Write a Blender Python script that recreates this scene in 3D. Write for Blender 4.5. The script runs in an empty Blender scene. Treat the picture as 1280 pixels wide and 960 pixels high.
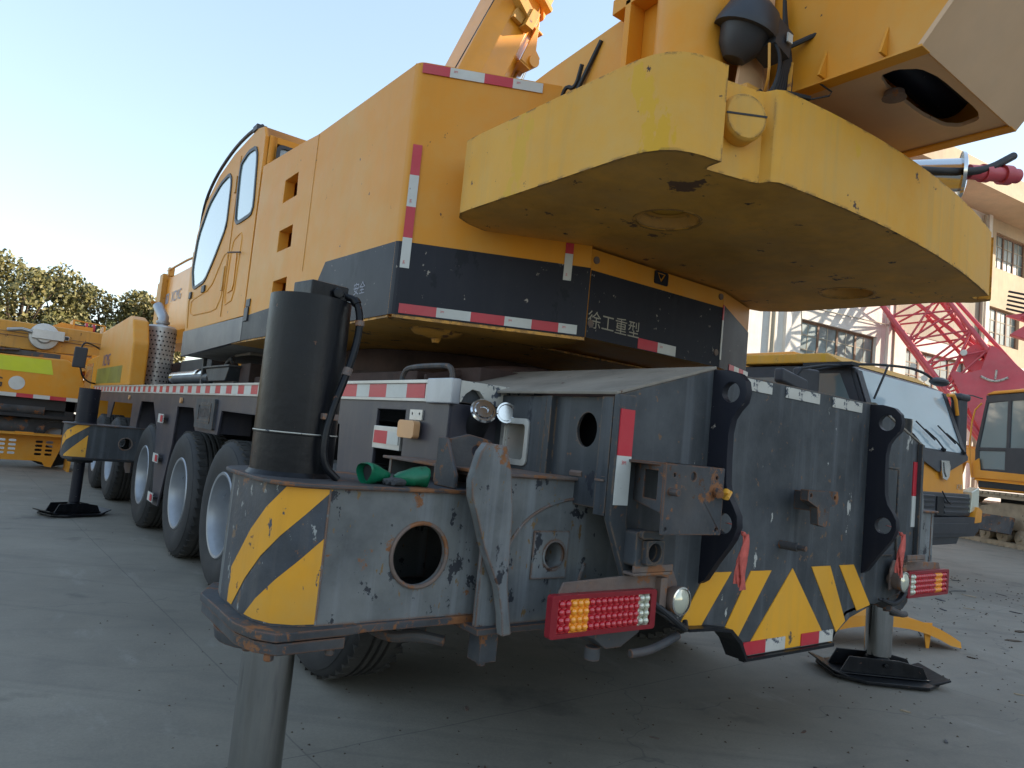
import bpy, bmesh, math, random
from mathutils import Vector as V, Matrix
from mathutils.geometry import tessellate_polygon
random.seed(7)
R=math.radians; PI=math.pi
sc=bpy.context.scene; COL=sc.collection
CX=3.23
def mx(x): return 2*CX-x
# ---------------------------------------------------------------- materials
MATS={}
def ramp(nt,src,a,b):
    m=nt.nodes.new('ShaderNodeMapRange'); m.inputs[1].default_value=a; m.inputs[2].default_value=b
    m.clamp=True; nt.links.new(src,m.inputs[0]); return m.outputs[0]
def noise(nt,vec,scale,detail=4,rough=.55,sc3=None,seed=0):
    if sc3:
        mp=nt.nodes.new('ShaderNodeMapping'); mp.inputs['Scale'].default_value=sc3; mp.inputs['Location'].default_value=(seed,seed*.7,0)
        nt.links.new(vec,mp.inputs[0]); vec=mp.outputs[0]
    n=nt.nodes.new('ShaderNodeTexNoise'); n.inputs['Scale'].default_value=scale; n.inputs['Detail'].default_value=detail
    n.inputs['Roughness'].default_value=rough; nt.links.new(vec,n.inputs['Vector']); return n.outputs['Fac']
def mixc(nt,fac,a,b):
    m=nt.nodes.new('ShaderNodeMix'); m.data_type='RGBA'
    if hasattr(fac,'links'): nt.links.new(fac,m.inputs[0])
    else: m.inputs[0].default_value=fac
    for s,i in ((a,6),(b,7)):
        if hasattr(s,'links'): nt.links.new(s,m.inputs[i])
        else: m.inputs[i].default_value=(*s,1) if len(s)==3 else s
    return m.outputs[2]
def math2(nt,op,a,b):
    m=nt.nodes.new('ShaderNodeMath'); m.operation=op
    for s,i in ((a,0),(b,1)):
        if hasattr(s,'links'): nt.links.new(s,m.inputs[i])
        else: m.inputs[i].default_value=s
    return m.outputs[0]
def mat(name,col,rough=.5,metal=0,var=.12,vscale=1.5,col2=None,chips=0,chipcol=(.09,.04,.02),chipscale=9,streak=0,streakcol=None,
        dust=0,dustcol=(.3,.27,.22),bump=0,ripple=0,spec=.5,coat=0,rvar=.1,rust=0,seed=0,emit=None,alpha=None,bscale=60,chips2=None,edge=None):
    m=bpy.data.materials.new(name); m.use_nodes=True; nt=m.node_tree; bs=nt.nodes['Principled BSDF']; MATS[name]=m
    bs.inputs['Roughness'].default_value=rough; bs.inputs['Metallic'].default_value=metal; bs.inputs['Specular IOR Level'].default_value=spec
    bs.inputs['Coat Weight'].default_value=coat; bs.inputs['Coat Roughness'].default_value=.12
    tc=nt.nodes.new('ShaderNodeTexCoord'); vec=tc.outputs['Object']
    c=col
    if col2 is None: col2=tuple(x*(1-var*2) for x in col)
    if var>0: c=mixc(nt,ramp(nt,noise(nt,vec,vscale,5,.6,(1,1,1),seed),.35,.65),col,col2)
    if streak:
        s=ramp(nt,noise(nt,vec,14,4,.6,(1,1,.05),seed+3),.5,.78)
        s=math2(nt,'MULTIPLY',s,streak); c=mixc(nt,s,c,streakcol or tuple(x*.5 for x in col))
    if dust:
        d=math2(nt,'MULTIPLY',ramp(nt,noise(nt,vec,2.3,7,.7,(1,1,1),seed+5),.42,.68),dust); c=mixc(nt,d,c,dustcol)
    if rust:
        r_=ramp(nt,noise(nt,vec,5,8,.72,(1,1,1),seed+8),.66-rust*.14,.69-rust*.14)
        c=mixc(nt,r_,c,mixc(nt,noise(nt,vec,40,3),(.16,.06,.025),(.30,.13,.05)))
    chm=None
    if chips:
        chm=ramp(nt,noise(nt,vec,chipscale,9,.68,(1,1,.8),seed+11),.69-chips*.18,.70-chips*.18)
        c=mixc(nt,chm,c,chipcol)
    if chips2:
        am,cc,ss=chips2
        c=mixc(nt,ramp(nt,noise(nt,vec,ss,8,.66,(1,1,.45),seed+21),.69-am*.18,.70-am*.18),c,cc)
    if edge:
        bv=nt.nodes.new('ShaderNodeBevel'); bv.samples=3; bv.inputs['Radius'].default_value=edge[0]
        ge=nt.nodes.new('ShaderNodeNewGeometry'); vm=nt.nodes.new('ShaderNodeVectorMath'); vm.operation='DOT_PRODUCT'
        nt.links.new(bv.outputs[0],vm.inputs[0]); nt.links.new(ge.outputs['Normal'],vm.inputs[1])
        em=math2(nt,'MULTIPLY',ramp(nt,vm.outputs['Value'],.985,.93),ramp(nt,noise(nt,vec,11,7,.7,(1,1,1),seed+31),edge[1],edge[1]+.06))
        c=mixc(nt,em,c,edge[2])
    if hasattr(c,'links'): nt.links.new(c,bs.inputs['Base Color'])
    else: bs.inputs['Base Color'].default_value=(*c,1)
    if rvar:
        rr=nt.nodes.new('ShaderNodeMapRange'); rr.inputs[3].default_value=max(.02,rough-rvar); rr.inputs[4].default_value=min(1,rough+rvar)
        nt.links.new(noise(nt,vec,4,6,.65),rr.inputs[0]); nt.links.new(rr.outputs[0],bs.inputs['Roughness'])
    if bump:
        b=nt.nodes.new('ShaderNodeBump'); b.inputs['Strength'].default_value=bump; b.inputs['Distance'].default_value=.004
        h=noise(nt,vec,bscale,4)
        if chm is not None: h=math2(nt,'SUBTRACT',h,math2(nt,'MULTIPLY',chm,.8))
        nt.links.new(h,b.inputs['Height']); nt.links.new(b.outputs[0],bs.inputs['Normal'])
    if ripple:
        b2=nt.nodes.new('ShaderNodeBump'); b2.inputs['Strength'].default_value=ripple; b2.inputs['Distance'].default_value=.02
        nt.links.new(noise(nt,vec,1.6,2,.4,(1,1,.7),seed+41),b2.inputs['Height'])
        if bs.inputs['Normal'].links: nt.links.new(bs.inputs['Normal'].links[0].from_socket,b2.inputs['Normal'])
        nt.links.new(b2.outputs[0],bs.inputs['Normal'])
    if emit: bs.inputs['Emission Color'].default_value=(*emit[:3],1); bs.inputs['Emission Strength'].default_value=emit[3]
    return m
YEL=(.71,.282,.018)
mat('yellow',YEL,.46,var=.07,vscale=1.1,col2=(.68,.27,.018),dust=.5,dustcol=(.62,.35,.09),chips=.05,chipscale=14,streak=.22,streakcol=(.52,.24,.04),bump=.05,coat=.0,spec=.3,ripple=.35)
mat('yellow_old',(.66,.30,.03),.5,var=.1,dust=.35,dustcol=(.5,.3,.1),chips=.35,rust=.25,streak=.45,streakcol=(.25,.1,.03),bump=.15,seed=4)
mat('yellow_new',(.80,.31,.015),.4,var=.05,dust=.1,coat=.2,seed=9)
mat('yellow_pale',(.70,.355,.045),.55,var=.1,vscale=1.6,col2=(.66,.30,.018),dust=.5,dustcol=(.58,.36,.11),chips=.20,chipscale=9,chipcol=(.06,.035,.03),streak=.75,streakcol=(.52,.30,.07),bump=.12,spec=.3,seed=2,edge=(.02,.50,(.07,.035,.025)),chips2=(.50,(.64,.345,.022),1.7))
mat('under_grime_lift',(.80,.38,.055),.6,var=.15,vscale=3,dust=.6,dustcol=(.58,.32,.10),chips=.28,chipscale=6,chipcol=(.04,.025,.02),bump=.2,seed=6,streak=.3,streakcol=(.35,.18,.06),chips2=(.30,(.16,.08,.04),3.5),edge=(.03,.45,(.05,.03,.025)))  # grime and scuffs over slab yellow, base lightened to offset underside shade
mat('pink_paint_flare',(.74,.47,.27),.5,var=.1,dust=.4,dustcol=(.60,.42,.28),chips=.1,seed=12)  # boom tail underside: pinkish paint with lens flare tint put into the colour
mat('navy',(.014,.015,.022),.45,var=.15,col2=(.016,.017,.026),dust=.2,dustcol=(.04,.038,.042),chips=.14,chipcol=(.35,.3,.25),chipscale=24,streak=.3,streakcol=(.035,.034,.038),spec=.22,seed=5,chips2=(.3,(.01,.011,.016),4))
mat('navy_side',(.048,.048,.064),.4,var=.2,col2=(.04,.04,.055),dust=.4,dustcol=(.10,.08,.075),chips=.05,streak=.5,streakcol=(.10,.085,.085),seed=15)
mat('grey_paint',(.053,.058,.062),.5,spec=.3,var=.2,vscale=2.2,col2=(.042,.047,.054),dust=.4,dustcol=(.105,.112,.122),chips=.30,chipcol=(.16,.085,.05),chipscale=20,streak=.6,streakcol=(.12,.13,.145),bump=.14,seed=7,chips2=(.42,(.024,.027,.036),5),edge=(.012,.47,(.17,.11,.07)))
mat('grey_worn',(.178,.184,.178),.52,spec=.3,var=.22,vscale=3,col2=(.092,.098,.10),dust=.4,dustcol=(.24,.25,.26),chips=.50,chipscale=10,chipcol=(.035,.038,.046),rust=.36,streak=.7,streakcol=(.30,.32,.34),bump=.3,seed=8,chips2=(.30,(.19,.12,.055),32),edge=(.014,.42,(.17,.075,.035)))
mat('dark_worn',(.045,.055,.072),.5,var=.25,vscale=5,dust=.4,dustcol=(.10,.10,.10),chips=.42,chipscale=12,chipcol=(.16,.10,.06),rust=.42,streak=.5,streakcol=(.12,.11,.10),bump=.3,seed=18,chips2=(.34,(.30,.31,.30),30),edge=(.014,.42,(.17,.075,.035)))
mat('tail_paint',(.053,.058,.062),.5,spec=.3,var=.25,vscale=2.6,col2=(.038,.043,.049),dust=.55,dustcol=(.12,.127,.135),chips=.36,chipcol=(.17,.10,.06),chipscale=22,streak=.8,streakcol=(.13,.14,.155),bump=.16,seed=37,chips2=(.13,(.46,.45,.41),9),edge=(.012,.45,(.17,.11,.07)))
mat('rusty',(.16,.10,.075),.7,var=.3,vscale=9,col2=(.10,.075,.07),dust=.5,dustcol=(.22,.18,.15),rust=.9,bump=.35,seed=10)
mat('grey_rust',(.065,.072,.082),.62,var=.25,vscale=5,dust=.5,dustcol=(.12,.10,.085),rust=.75,chips=.3,bump=.35,seed=13,spec=.35,edge=(.01,.42,(.19,.08,.035)))
mat('dusty_top',(.30,.265,.22),.85,var=.2,vscale=3,dust=.5,dustcol=(.38,.33,.27),chips=.18,chipscale=12,bump=.1,seed=3)
mat('black_paint',(.007,.008,.011),.34,var=.2,dust=.2,dustcol=(.03,.03,.034),chips=.15,chipscale=20,chipcol=(.12,.06,.04),streak=.35,streakcol=(.04,.04,.045),bump=.4,bscale=22,spec=.25)
mat('black',(.012,.013,.016),.6,var=.1,dust=.2,dustcol=(.04,.04,.04))
mat('dark_red',(.06,.028,.022),.8,var=.3,vscale=4,dust=.4,dustcol=(.05,.04,.035))
mat('rubber',(.022,.022,.024),.75,var=.2,dust=.5,dustcol=(.055,.052,.05),bump=.2,seed=1)
mat('tread',(.03,.029,.028),.85,var=.2,dust=.7,dustcol=(.075,.068,.06),bump=.4,seed=2)
mat('steel',(.42,.44,.47),.4,metal=.55,var=.12,dust=.35,dustcol=(.28,.27,.26),streak=.2)
mat('chrome',(.5,.5,.49),.10,metal=1,var=.08,dust=.1,dustcol=(.25,.23,.2),rvar=.06,streak=.6,streakcol=(.22,.21,.19))
mat('bright_metal',(.75,.75,.74),.16,metal=1,var=.05,dust=.1,rvar=.08)
mat('alu',(.62,.61,.58),.42,metal=.5,var=.1,dust=.4,dustcol=(.36,.32,.26),streak=.3,chips=.05)
mat('tape_white',(.62,.62,.58),.42,var=.08,dust=.5,dustcol=(.42,.40,.35),chips=.08,chipscale=30,chipcol=(.14,.12,.1))
mat('tape_old',(.60,.58,.52),.6,var=.1,dust=.5,dustcol=(.4,.36,.3),chips=.62,chipscale=14,chipcol=(.07,.08,.1))
mat('tape_red',(.56,.028,.045),.4,var=.1,dust=.3,dustcol=(.5,.14,.13),chips=.05,chipscale=30,chipcol=(.5,.4,.38))
mat('hazard',(.78,.35,.015),.5,var=.1,dust=.4,dustcol=(.50,.33,.1),chips=.36,chipscale=14,chipcol=(.10,.055,.04),streak=.3,seed=3,chips2=(.28,(.06,.065,.08),15))
mat('hazard_clean',(.82,.38,.018),.45,var=.07,dust=.3,dustcol=(.68,.36,.06),chips=.14,chipscale=10,chipcol=(.09,.07,.06),streak=.25,streakcol=(.5,.3,.08),seed=5)
mat('lamp_red',(.50,.010,.02),.16,var=0,rvar=0,coat=.6,spec=.7); mat('lamp_dark',(.26,.008,.018),.35,var=.1,dust=.2,dustcol=(.2,.06,.05))
mat('lamp_amber',(.9,.32,.015),.16,var=0,rvar=0,coat=.6,spec=.7); mat('lamp_clear',(.62,.62,.5),.12,var=0,rvar=0,metal=.4,coat=.6)
mat('amber_dull',(.72,.38,.17),.4,var=.05,dust=.3,dustcol=(.5,.33,.2))
mat('glass',(.16,.20,.20),.06,var=0,rvar=0,spec=1.0,coat=1)
mat('cab_glass',(.33,.42,.41),.07,var=0,rvar=0,spec=1.0,coat=1,dust=.2,dustcol=(.42,.48,.45))  # pale base stands in for sky reflected in and seen through the glass
mat('windscreen',(.48,.58,.62),.05,var=0,rvar=0,spec=1.0,coat=1,dust=.25,dustcol=(.46,.50,.50))
mat('red_boom',(.60,.08,.11),.45,var=.1,dust=.35,dustcol=(.5,.16,.17),chips=.05)
mat('red_cloth',(.66,.13,.10),.85,var=.2,vscale=20,seed=2)
mat('green_rubber',(.0,.14,.065),.45,var=.15,vscale=14); mat('glove_grey',(.06,.065,.07),.8,var=.2)
mat('lime',(.62,.66,.02),.5,var=.08,dust=.1); mat('olive',(.30,.27,.03),.5,var=.2,dust=.4,dustcol=(.16,.14,.05),chips=.3)
mat('blue_ink',(.06,.06,.25),.5,var=.1); mat('ink',(.02,.02,.025),.5,var=0); mat('ink_pale',(.40,.36,.28),.6,var=.2,chips=.45,chipscale=60,chipcol=(.05,.05,.06))
mat('ink_grey',(.27,.27,.33),.5,var=.1); mat('red_ink',(.6,.03,.04),.5,var=0)
mat('wall_white',(.76,.74,.69),.85,var=.07,vscale=.35,dust=.4,dustcol=(.55,.51,.43),streak=.35,streakcol=(.48,.45,.38),seed=1)
mat('wall_beige',(.44,.40,.31),.9,var=.15,vscale=.5,dust=.5,dustcol=(.36,.33,.26),streak=.5,seed=2)
mat('wall_ochre',(.55,.43,.28),.85,var=.1,vscale=.5,dust=.3,streak=.3,seed=3)
mat('frame_rust',(.23,.14,.09),.8,var=.2,vscale=6); mat('pane',(.26,.34,.34),.25,var=.3,vscale=.8,spec=.5,rvar=.05,dust=.3,dustcol=(.2,.24,.23))  # pane base paled to stand in for reflected sky
mat('mud',(.42,.32,.21),.9,var=.2,vscale=4,dust=.6,dustcol=(.42,.33,.23),bump=.5,seed=4,chips=.3,chipcol=(.1,.08,.06))
mat('plastic',(.035,.037,.045),.5,var=.1,dust=.2,dustcol=(.08,.08,.085)); mat('grille',(.07,.075,.085),.5,var=.1)
mat('bark',(.10,.07,.045),.9,var=.3,vscale=3)
def leafmat(name,c1,c2):
    m=mat(name,c1,.55,var=1,vscale=.9,col2=c2,rvar=0); bs=m.node_tree.nodes['Principled BSDF']
    bs.inputs['Subsurface Weight'].default_value=0
    return m
leafmat('leaf',(.125,.125,.04),(.15,.13,.042)); leafmat('leaf_dark',(.085,.10,.036),(.11,.11,.04)); leafmat('leaf_gold',(.14,.13,.038),(.165,.132,.042))
# ground material
def ground_mat():
    m=bpy.data.materials.new('concrete'); m.use_nodes=True; nt=m.node_tree; bs=nt.nodes['Principled BSDF']; MATS['concrete']=m
    tc=nt.nodes.new('ShaderNodeTexCoord'); vec=tc.outputs['Object']
    c=mixc(nt,ramp(nt,noise(nt,vec,.35,7,.62,(1,1,1)),.35,.68),(.208,.187,.150),(.305,.277,.224))
    c=mixc(nt,math2(nt,'MULTIPLY',ramp(nt,noise(nt,vec,1.7,9,.72,(1,1,1),4),.45,.72),.5),c,(.14,.13,.115))
    c=mixc(nt,math2(nt,'MULTIPLY',ramp(nt,noise(nt,vec,3.5,8,.7,(1,.35,1),9),.58,.7),.45),c,(.37,.345,.30))
    c=mixc(nt,math2(nt,'MULTIPLY',ramp(nt,noise(nt,vec,1.1,6,.6,(1,1,1),17),.60,.70),.75),c,(.085,.078,.068))
    c=mixc(nt,ramp(nt,noise(nt,vec,16,6,.7,(1,1,1),31),.70,.74),c,(.09,.088,.085))
    for an,sd,am in ((38,2,.5),(12,7,.4)):
        m2=nt.nodes.new('ShaderNodeMapping'); m2.inputs['Rotation'].default_value=(0,0,R(an)); m2.inputs['Location'].default_value=(sd,sd,0); nt.links.new(vec,m2.inputs[0])
        c=mixc(nt,math2(nt,'MULTIPLY',ramp(nt,noise(nt,m2.outputs[0],1,7,.62,(.10,3.2,1),sd),.56,.72),am),c,(.11,.103,.094))
    c=mixc(nt,math2(nt,'MULTIPLY',ramp(nt,noise(nt,vec,60,4,.7),.35,.7),.35),c,(.15,.138,.12))
    mp=nt.nodes.new('ShaderNodeMapping'); mp.inputs['Rotation'].default_value=(0,0,R(-2)); mp.inputs['Location'].default_value=(-1.47,1.2,0)
    # wobble the joints a little
    w=nt.nodes.new('ShaderNodeTexNoise'); w.inputs['Scale'].default_value=3; nt.links.new(vec,w.inputs['Vector'])
    va=nt.nodes.new('ShaderNodeVectorMath'); va.operation='MULTIPLY_ADD'; nt.links.new(w.outputs['Color'],va.inputs[0]); va.inputs[1].default_value=(.03,.03,0); nt.links.new(vec,va.inputs[2])
    nt.links.new(va.outputs[0],mp.inputs[0])
    br=nt.nodes.new('ShaderNodeTexBrick'); br.offset=0; br.inputs['Scale'].default_value=1; br.inputs['Brick Width'].default_value=4.4; br.inputs['Row Height'].default_value=4.2
    br.inputs['Mortar Size'].default_value=.005; br.inputs['Mortar Smooth'].default_value=.4
    nt.links.new(mp.outputs[0],br.inputs['Vector'])
    c=mixc(nt,math2(nt,'MULTIPLY',br.outputs['Fac'],.45),c,(.07,.068,.065))
    vo=nt.nodes.new('ShaderNodeTexVoronoi'); vo.feature='DISTANCE_TO_EDGE'; vo.inputs['Scale'].default_value=.28
    vb=nt.nodes.new('ShaderNodeVectorMath'); vb.operation='MULTIPLY_ADD'; nt.links.new(w.outputs['Color'],vb.inputs[0]); vb.inputs[1].default_value=(.5,.5,0); nt.links.new(vec,vb.inputs[2])
    nt.links.new(vb.outputs[0],vo.inputs['Vector'])
    cr=nt.nodes.new('ShaderNodeMapRange'); cr.inputs[1].default_value=0; cr.inputs[2].default_value=.0022; cr.inputs[3].default_value=.5; cr.inputs[4].default_value=0
    nt.links.new(vo.outputs['Distance'],cr.inputs[0]); c=mixc(nt,cr.outputs[0],c,(.09,.088,.085))
    nt.links.new(c,bs.inputs['Base Color']); bs.inputs['Roughness'].default_value=.72; bs.inputs['Specular IOR Level'].default_value=.35
    b=nt.nodes.new('ShaderNodeBump'); b.inputs['Strength'].default_value=.25; b.inputs['Distance'].default_value=.01
    nt.links.new(noise(nt,vec,40,9,.75),b.inputs['Height']); nt.links.new(b.outputs[0],bs.inputs['Normal'])
ground_mat()
# ---------------------------------------------------------------- mesh builder
WO={}
def worigin(o): return WO.get(o.name,V((0,0,0)))
class M:
    def __init__(s): s.v=[]; s.f=[]; s.m=[]
    def add(s,vs,fs,m=0):
        n=len(s.v); s.v+= [V(p) for p in vs]; s.f+=[[n+i for i in f] for f in fs]; s.m+=[m]*len(fs); return s
    def obox(s,o,u,v,w,m=0):
        o,u,v,w=V(o),V(u),V(v),V(w)
        vs=[o,o+u,o+u+v,o+v,o+w,o+u+w,o+u+v+w,o+v+w]
        return s.add(vs,[(0,3,2,1),(4,5,6,7),(0,1,5,4),(1,2,6,5),(2,3,7,6),(3,0,4,7)],m)
    def box(s,x0,x1,y0,y1,z0,z1,m=0):
        return s.obox((x0,y0,z0),(x1-x0,0,0),(0,y1-y0,0),(0,0,z1-z0),m)
    def prismf(s,pts,fn,t0,t1,m=0,holes=(),blind=None,side=None):
        # fn(u,v,t); holes through unless blind=depth (from t0 side)
        loops=[[V((p[0],p[1],0)) for p in L] for L in [pts,*holes]]
        flat=[p for L in loops for p in L]
        tris=tessellate_polygon(loops)
        side=m if side is None else side
        s.add([fn(p.x,p.y,t0) for p in flat],tris,m)
        if blind is None or not holes: s.add([fn(p.x,p.y,t1) for p in flat],tris,m)
        else:
            t2=tessellate_polygon([loops[0]]); s.add([fn(p.x,p.y,t1) for p in loops[0]],t2,m)
        for k,L in enumerate(loops):
            te=t1 if (k==0 or blind is None) else t0+blind
            n=len(L); s.add([fn(p.x,p.y,t0) for p in L]+[fn(p.x,p.y,te) for p in L],[(i,(i+1)%n,n+(i+1)%n,n+i) for i in range(n)],side)
            if k>0 and blind is not None: s.add([fn(p.x,p.y,te) for p in L],tessellate_polygon([L]),m)
        return s
    def prism(s,pts,axis,a,b,m=0,holes=(),blind=None,side=None):
        fn={'x':lambda u,v,t:(t,u,v),'y':lambda u,v,t:(u,t,v),'z':lambda u,v,t:(u,v,t)}[axis]
        return s.prismf(pts,fn,a,b,m,holes,blind,side)
    def lathe(s,prof,o,ax,n=24,m=0,cap=False):
        o=V(o); ax=V(ax).normalized(); a=ax.orthogonal().normalized(); b=ax.cross(a)
        vs=[];fs=[]
        for r,h in prof:
            for i in range(n):
                t=2*PI*i/n; vs.append(o+ax*h+(a*math.cos(t)+b*math.sin(t))*r)
        for j in range(len(prof)-1):
            for i in range(n): fs.append((j*n+i,j*n+(i+1)%n,(j+1)*n+(i+1)%n,(j+1)*n+i))
        if cap: fs.append(tuple(range(n))); fs.append(tuple(range((len(prof)-1)*n,len(prof)*n)))
        return s.add(vs,fs,m)
    def cyl(s,p0,p1,r0,r1=None,n=20,m=0):
        p0,p1=V(p0),V(p1); r1=r0 if r1 is None else r1
        return s.lathe([(r0,0),(r1,(p1-p0).length)],p0,p1-p0,n,m,True)
    def tube(s,pts,r,n=8,m=0,closed=False):
        pts=[V(p) for p in pts]; k=len(pts); vs=[];fs=[]; up=None
        for i,p in enumerate(pts):
            if closed: d=pts[(i+1)%k]-pts[i-1]
            else: d=pts[min(i+1,k-1)]-pts[max(i-1,0)]
            d.normalize()
            a=d.orthogonal().normalized() if up is None else (up-d*up.dot(d)).normalized(); up=a; b=d.cross(a)
            rr=r[i] if isinstance(r,(list,tuple)) else r
            for j in range(n):
                t=2*PI*j/n; vs.append(p+(a*math.cos(t)+b*math.sin(t))*rr)
        for i in range(k if closed else k-1):
            i2=(i+1)%k
            for j in range(n): fs.append((i*n+j,i*n+(j+1)%n,i2*n+(j+1)%n,i2*n+j))
        if not closed: fs.append(tuple(range(n))); fs.append(tuple(range((k-1)*n,k*n)))
        return s.add(vs,fs,m)
    def sphere(s,c,r,m=0,n=12,sc=(1,1,1)):
        c=V(c); vs=[];fs=[]; h=n//2
        for j in range(h+1):
            ph=PI*j/h
            for i in range(n):
                t=2*PI*i/n; vs.append(c+V((r*math.sin(ph)*math.cos(t)*sc[0],r*math.sin(ph)*math.sin(t)*sc[1],r*math.cos(ph)*sc[2])))
        for j in range(h):
            for i in range(n): fs.append((j*n+i,j*n+(i+1)%n,(j+1)*n+(i+1)%n,(j+1)*n+i))
        return s.add(vs,fs,m)
    def xf(s,mat4):
        s.v=[mat4@p for p in s.v]; return s
def build(mb,name,mats,parent=None,bevel=0,label=None,weld=True,sharp=40,seg=2,recalc=True):
    if isinstance(mats,str): mats=[mats]
    xs=[p.x for p in mb.v]; ys=[p.y for p in mb.v]; zs=[p.z for p in mb.v]
    c=V(((min(xs)+max(xs))/2,(min(ys)+max(ys))/2,min(zs)))
    me=bpy.data.meshes.new(name); me.from_pydata([p-c for p in mb.v],[],mb.f)
    for i,f in enumerate(me.polygons): f.material_index=mb.m[i]
    for n in mats: me.materials.append(MATS[n])
    bm=bmesh.new(); bm.from_mesh(me)
    if weld: bmesh.ops.remove_doubles(bm,verts=bm.verts,dist=2e-5)
    if recalc: bmesh.ops.recalc_face_normals(bm,faces=bm.faces)
    if bevel:
        ed=[e for e in bm.edges if len(e.link_faces)==2 and e.calc_face_angle(0)>R(32)]
        bmesh.ops.bevel(bm,geom=ed,offset=bevel,segments=seg,affect='EDGES',clamp_overlap=True,profile=.5)
    for f in bm.faces: f.smooth=True
    ntri=len(bm.faces)
    bm.to_mesh(me); bm.free(); me.set_sharp_from_angle(angle=R(sharp))
    o=bpy.data.objects.new(name,me); COL.objects.link(o)
    if bevel:
        wn=o.modifiers.new('wn','WEIGHTED_NORMAL'); wn.keep_sharp=True; wn.weight=80
    if parent: o.parent=parent
    o.location=c-(worigin(parent) if parent else V((0,0,0))); WO[o.name]=c
    if label: o['label']=label
    return o
def thing(name,label,cat,loc=(0,0,0),group=None):
    o=bpy.data.objects.new(name,None); COL.objects.link(o); o.location=loc; WO[o.name]=V(loc); o.empty_display_size=.2
    o['label']=label; o['category']=cat
    if group:o['group']=group
    return o
def tag(o,label,cat,group=None):
    o['label']=label; o['category']=cat
    if group:o['group']=group
    return o
def struct(o,kind='structure'): o['kind']=kind; return o
def copytree(o,parent=None):
    c=o.copy(); COL.objects.link(c)
    if parent: c.parent=parent
    WO[c.name]=worigin(o)
    for ch in list(o.children): copytree(ch,c)
    return c
def text(body,o,u,v,h,matn,parent,name='lettering',th=.002,xs=1.0,flat=None):
    cu=bpy.data.curves.new('txt','FONT'); cu.body=body; cu.size=1; cu.extrude=0; cu.align_x='CENTER'; cu.align_y='CENTER'
    ob=bpy.data.objects.new('txt',cu); COL.objects.link(ob)
    bpy.context.view_layer.update()
    me=bpy.data.meshes.new_from_object(ob.evaluated_get(bpy.context.evaluated_depsgraph_get()))
    bpy.data.objects.remove(ob); bpy.data.curves.remove(cu)
    ys=[p.co.y for p in me.vertices]; xsx=[p.co.x for p in me.vertices]; y0,y1=min(ys),max(ys); xm=(min(xsx)+max(xsx))/2; k=h/(y1-y0)
    u=V(u).normalized(); v=V(v).normalized(); n=u.cross(v); o=V(o); mb=M()
    vs=[o+u*((p.co.x-xm)*k*xs)+v*((p.co.y-(y0+y1)/2)*k)+n*th for p in me.vertices]
    mb.add(vs,[list(f.vertices) for f in me.polygons]); bpy.data.meshes.remove(me)
    return build(mb,name,matn,parent,recalc=False)
def circ(cx,cy,r,n=24,ry=None):
    ry=r if ry is None else ry
    return [(cx+r*math.cos(2*PI*i/n),cy+ry*math.sin(2*PI*i/n)) for i in range(n)]
def rrect(x0,x1,y0,y1,r,n=4):
    out=[]
    for cx,cy,a in ((x1-r,y1-r,0),(x0+r,y1-r,90),(x0+r,y0+r,180),(x1-r,y0+r,270)):
        for i in range(n+1):
            t=R(a+90*i/n); out.append((cx+r*math.cos(t),cy+r*math.sin(t)))
    return out
def smooth(pts,k=2):
    pts=[V(p) for p in pts]
    for _ in range(k):
        q=[pts[0]]
        for a,b in zip(pts,pts[1:]): q+=[a*.75+b*.25,a*.25+b*.75]
        q.append(pts[-1]); pts=q
    return pts
def tape(p0,u,v,segs,h,parent,th=.003,marks=True,name='reflective_tape',w='tape_white'):
    # segs: list of (length, 'w'|'r'); runs along u from p0 (lower corner), v is the height direction, normal=u x v
    u=V(u).normalized(); v=V(v).normalized(); n=u.cross(v); mb=M(); p=V(p0); tx=[]
    for L,c in segs:
        if c in 'wr': mb.obox(p-n*.001,u*L,v*h,n*(th+.001),0 if c=='w' else 1)
        if c=='w' and marks: tx.append(p+u*min(.03,L*.3)+v*h*.62)
        p=p+u*L
    o=build(mb,name,[w,'tape_red'],parent,weld=False)
    if marks:
        for q in tx: text('3M',q,u,v,h*.22,'red_ink',o if parent is None or parent.parent is None else parent,name='tape_mark',th=th+.0015)
    return o
def clipc(poly,s0,s1):
    def cl(P,f):
        out=[]
        for i in range(len(P)):
            a,b=P[i-1],P[i]; fa,fb=f(a),f(b)
            if (fa>=0)!=(fb>=0):
                t=fa/(fa-fb); out.append((a[0]+(b[0]-a[0])*t,a[1]+(b[1]-a[1])*t))
            if fb>=0: out.append(b)
        return out
    P=cl(poly,lambda p:p[0]-s0)
    return cl(P,lambda p:s1-p[0]) if P else []
def wrap(path,polys,off,mb,m=0):
    # path: xy polyline; poly in (s,z); mitred at the bends
    P=[V((*p,0)) for p in path]; N=[]
    nn=[V(((b-a).normalized().y,-(b-a).normalized().x,0)) for a,b in zip(P,P[1:])]
    for k in range(len(P)):
        n=nn[0] if k==0 else nn[-1] if k==len(P)-1 else (nn[k-1]+nn[k]).normalized()/max(.5,(nn[k-1]+nn[k]).normalized().dot(nn[k]))
        N.append(n*off)
    acc=0
    for k,(a,b) in enumerate(zip(P,P[1:])):
        L=(b-a).length
        for Q in polys:
            c=clipc(Q,acc,acc+L)
            if len(c)>2:
                mb.add([(a+N[k]).lerp(b+N[k+1],(s_-acc)/L)+V((0,0,z)) for s_,z in c],[list(range(len(c)))],m)
        acc+=L
# ================================================================ THE BIG CRANE
crane=thing('mobile_crane','yellow and charcoal multi axle mobile crane with worn rear outrigger beam in the foreground','mobile crane',(CX,8,0))
def P_(mb,name,mats,parent=crane,**k): return build(mb,name,mats,parent,**k)
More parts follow.
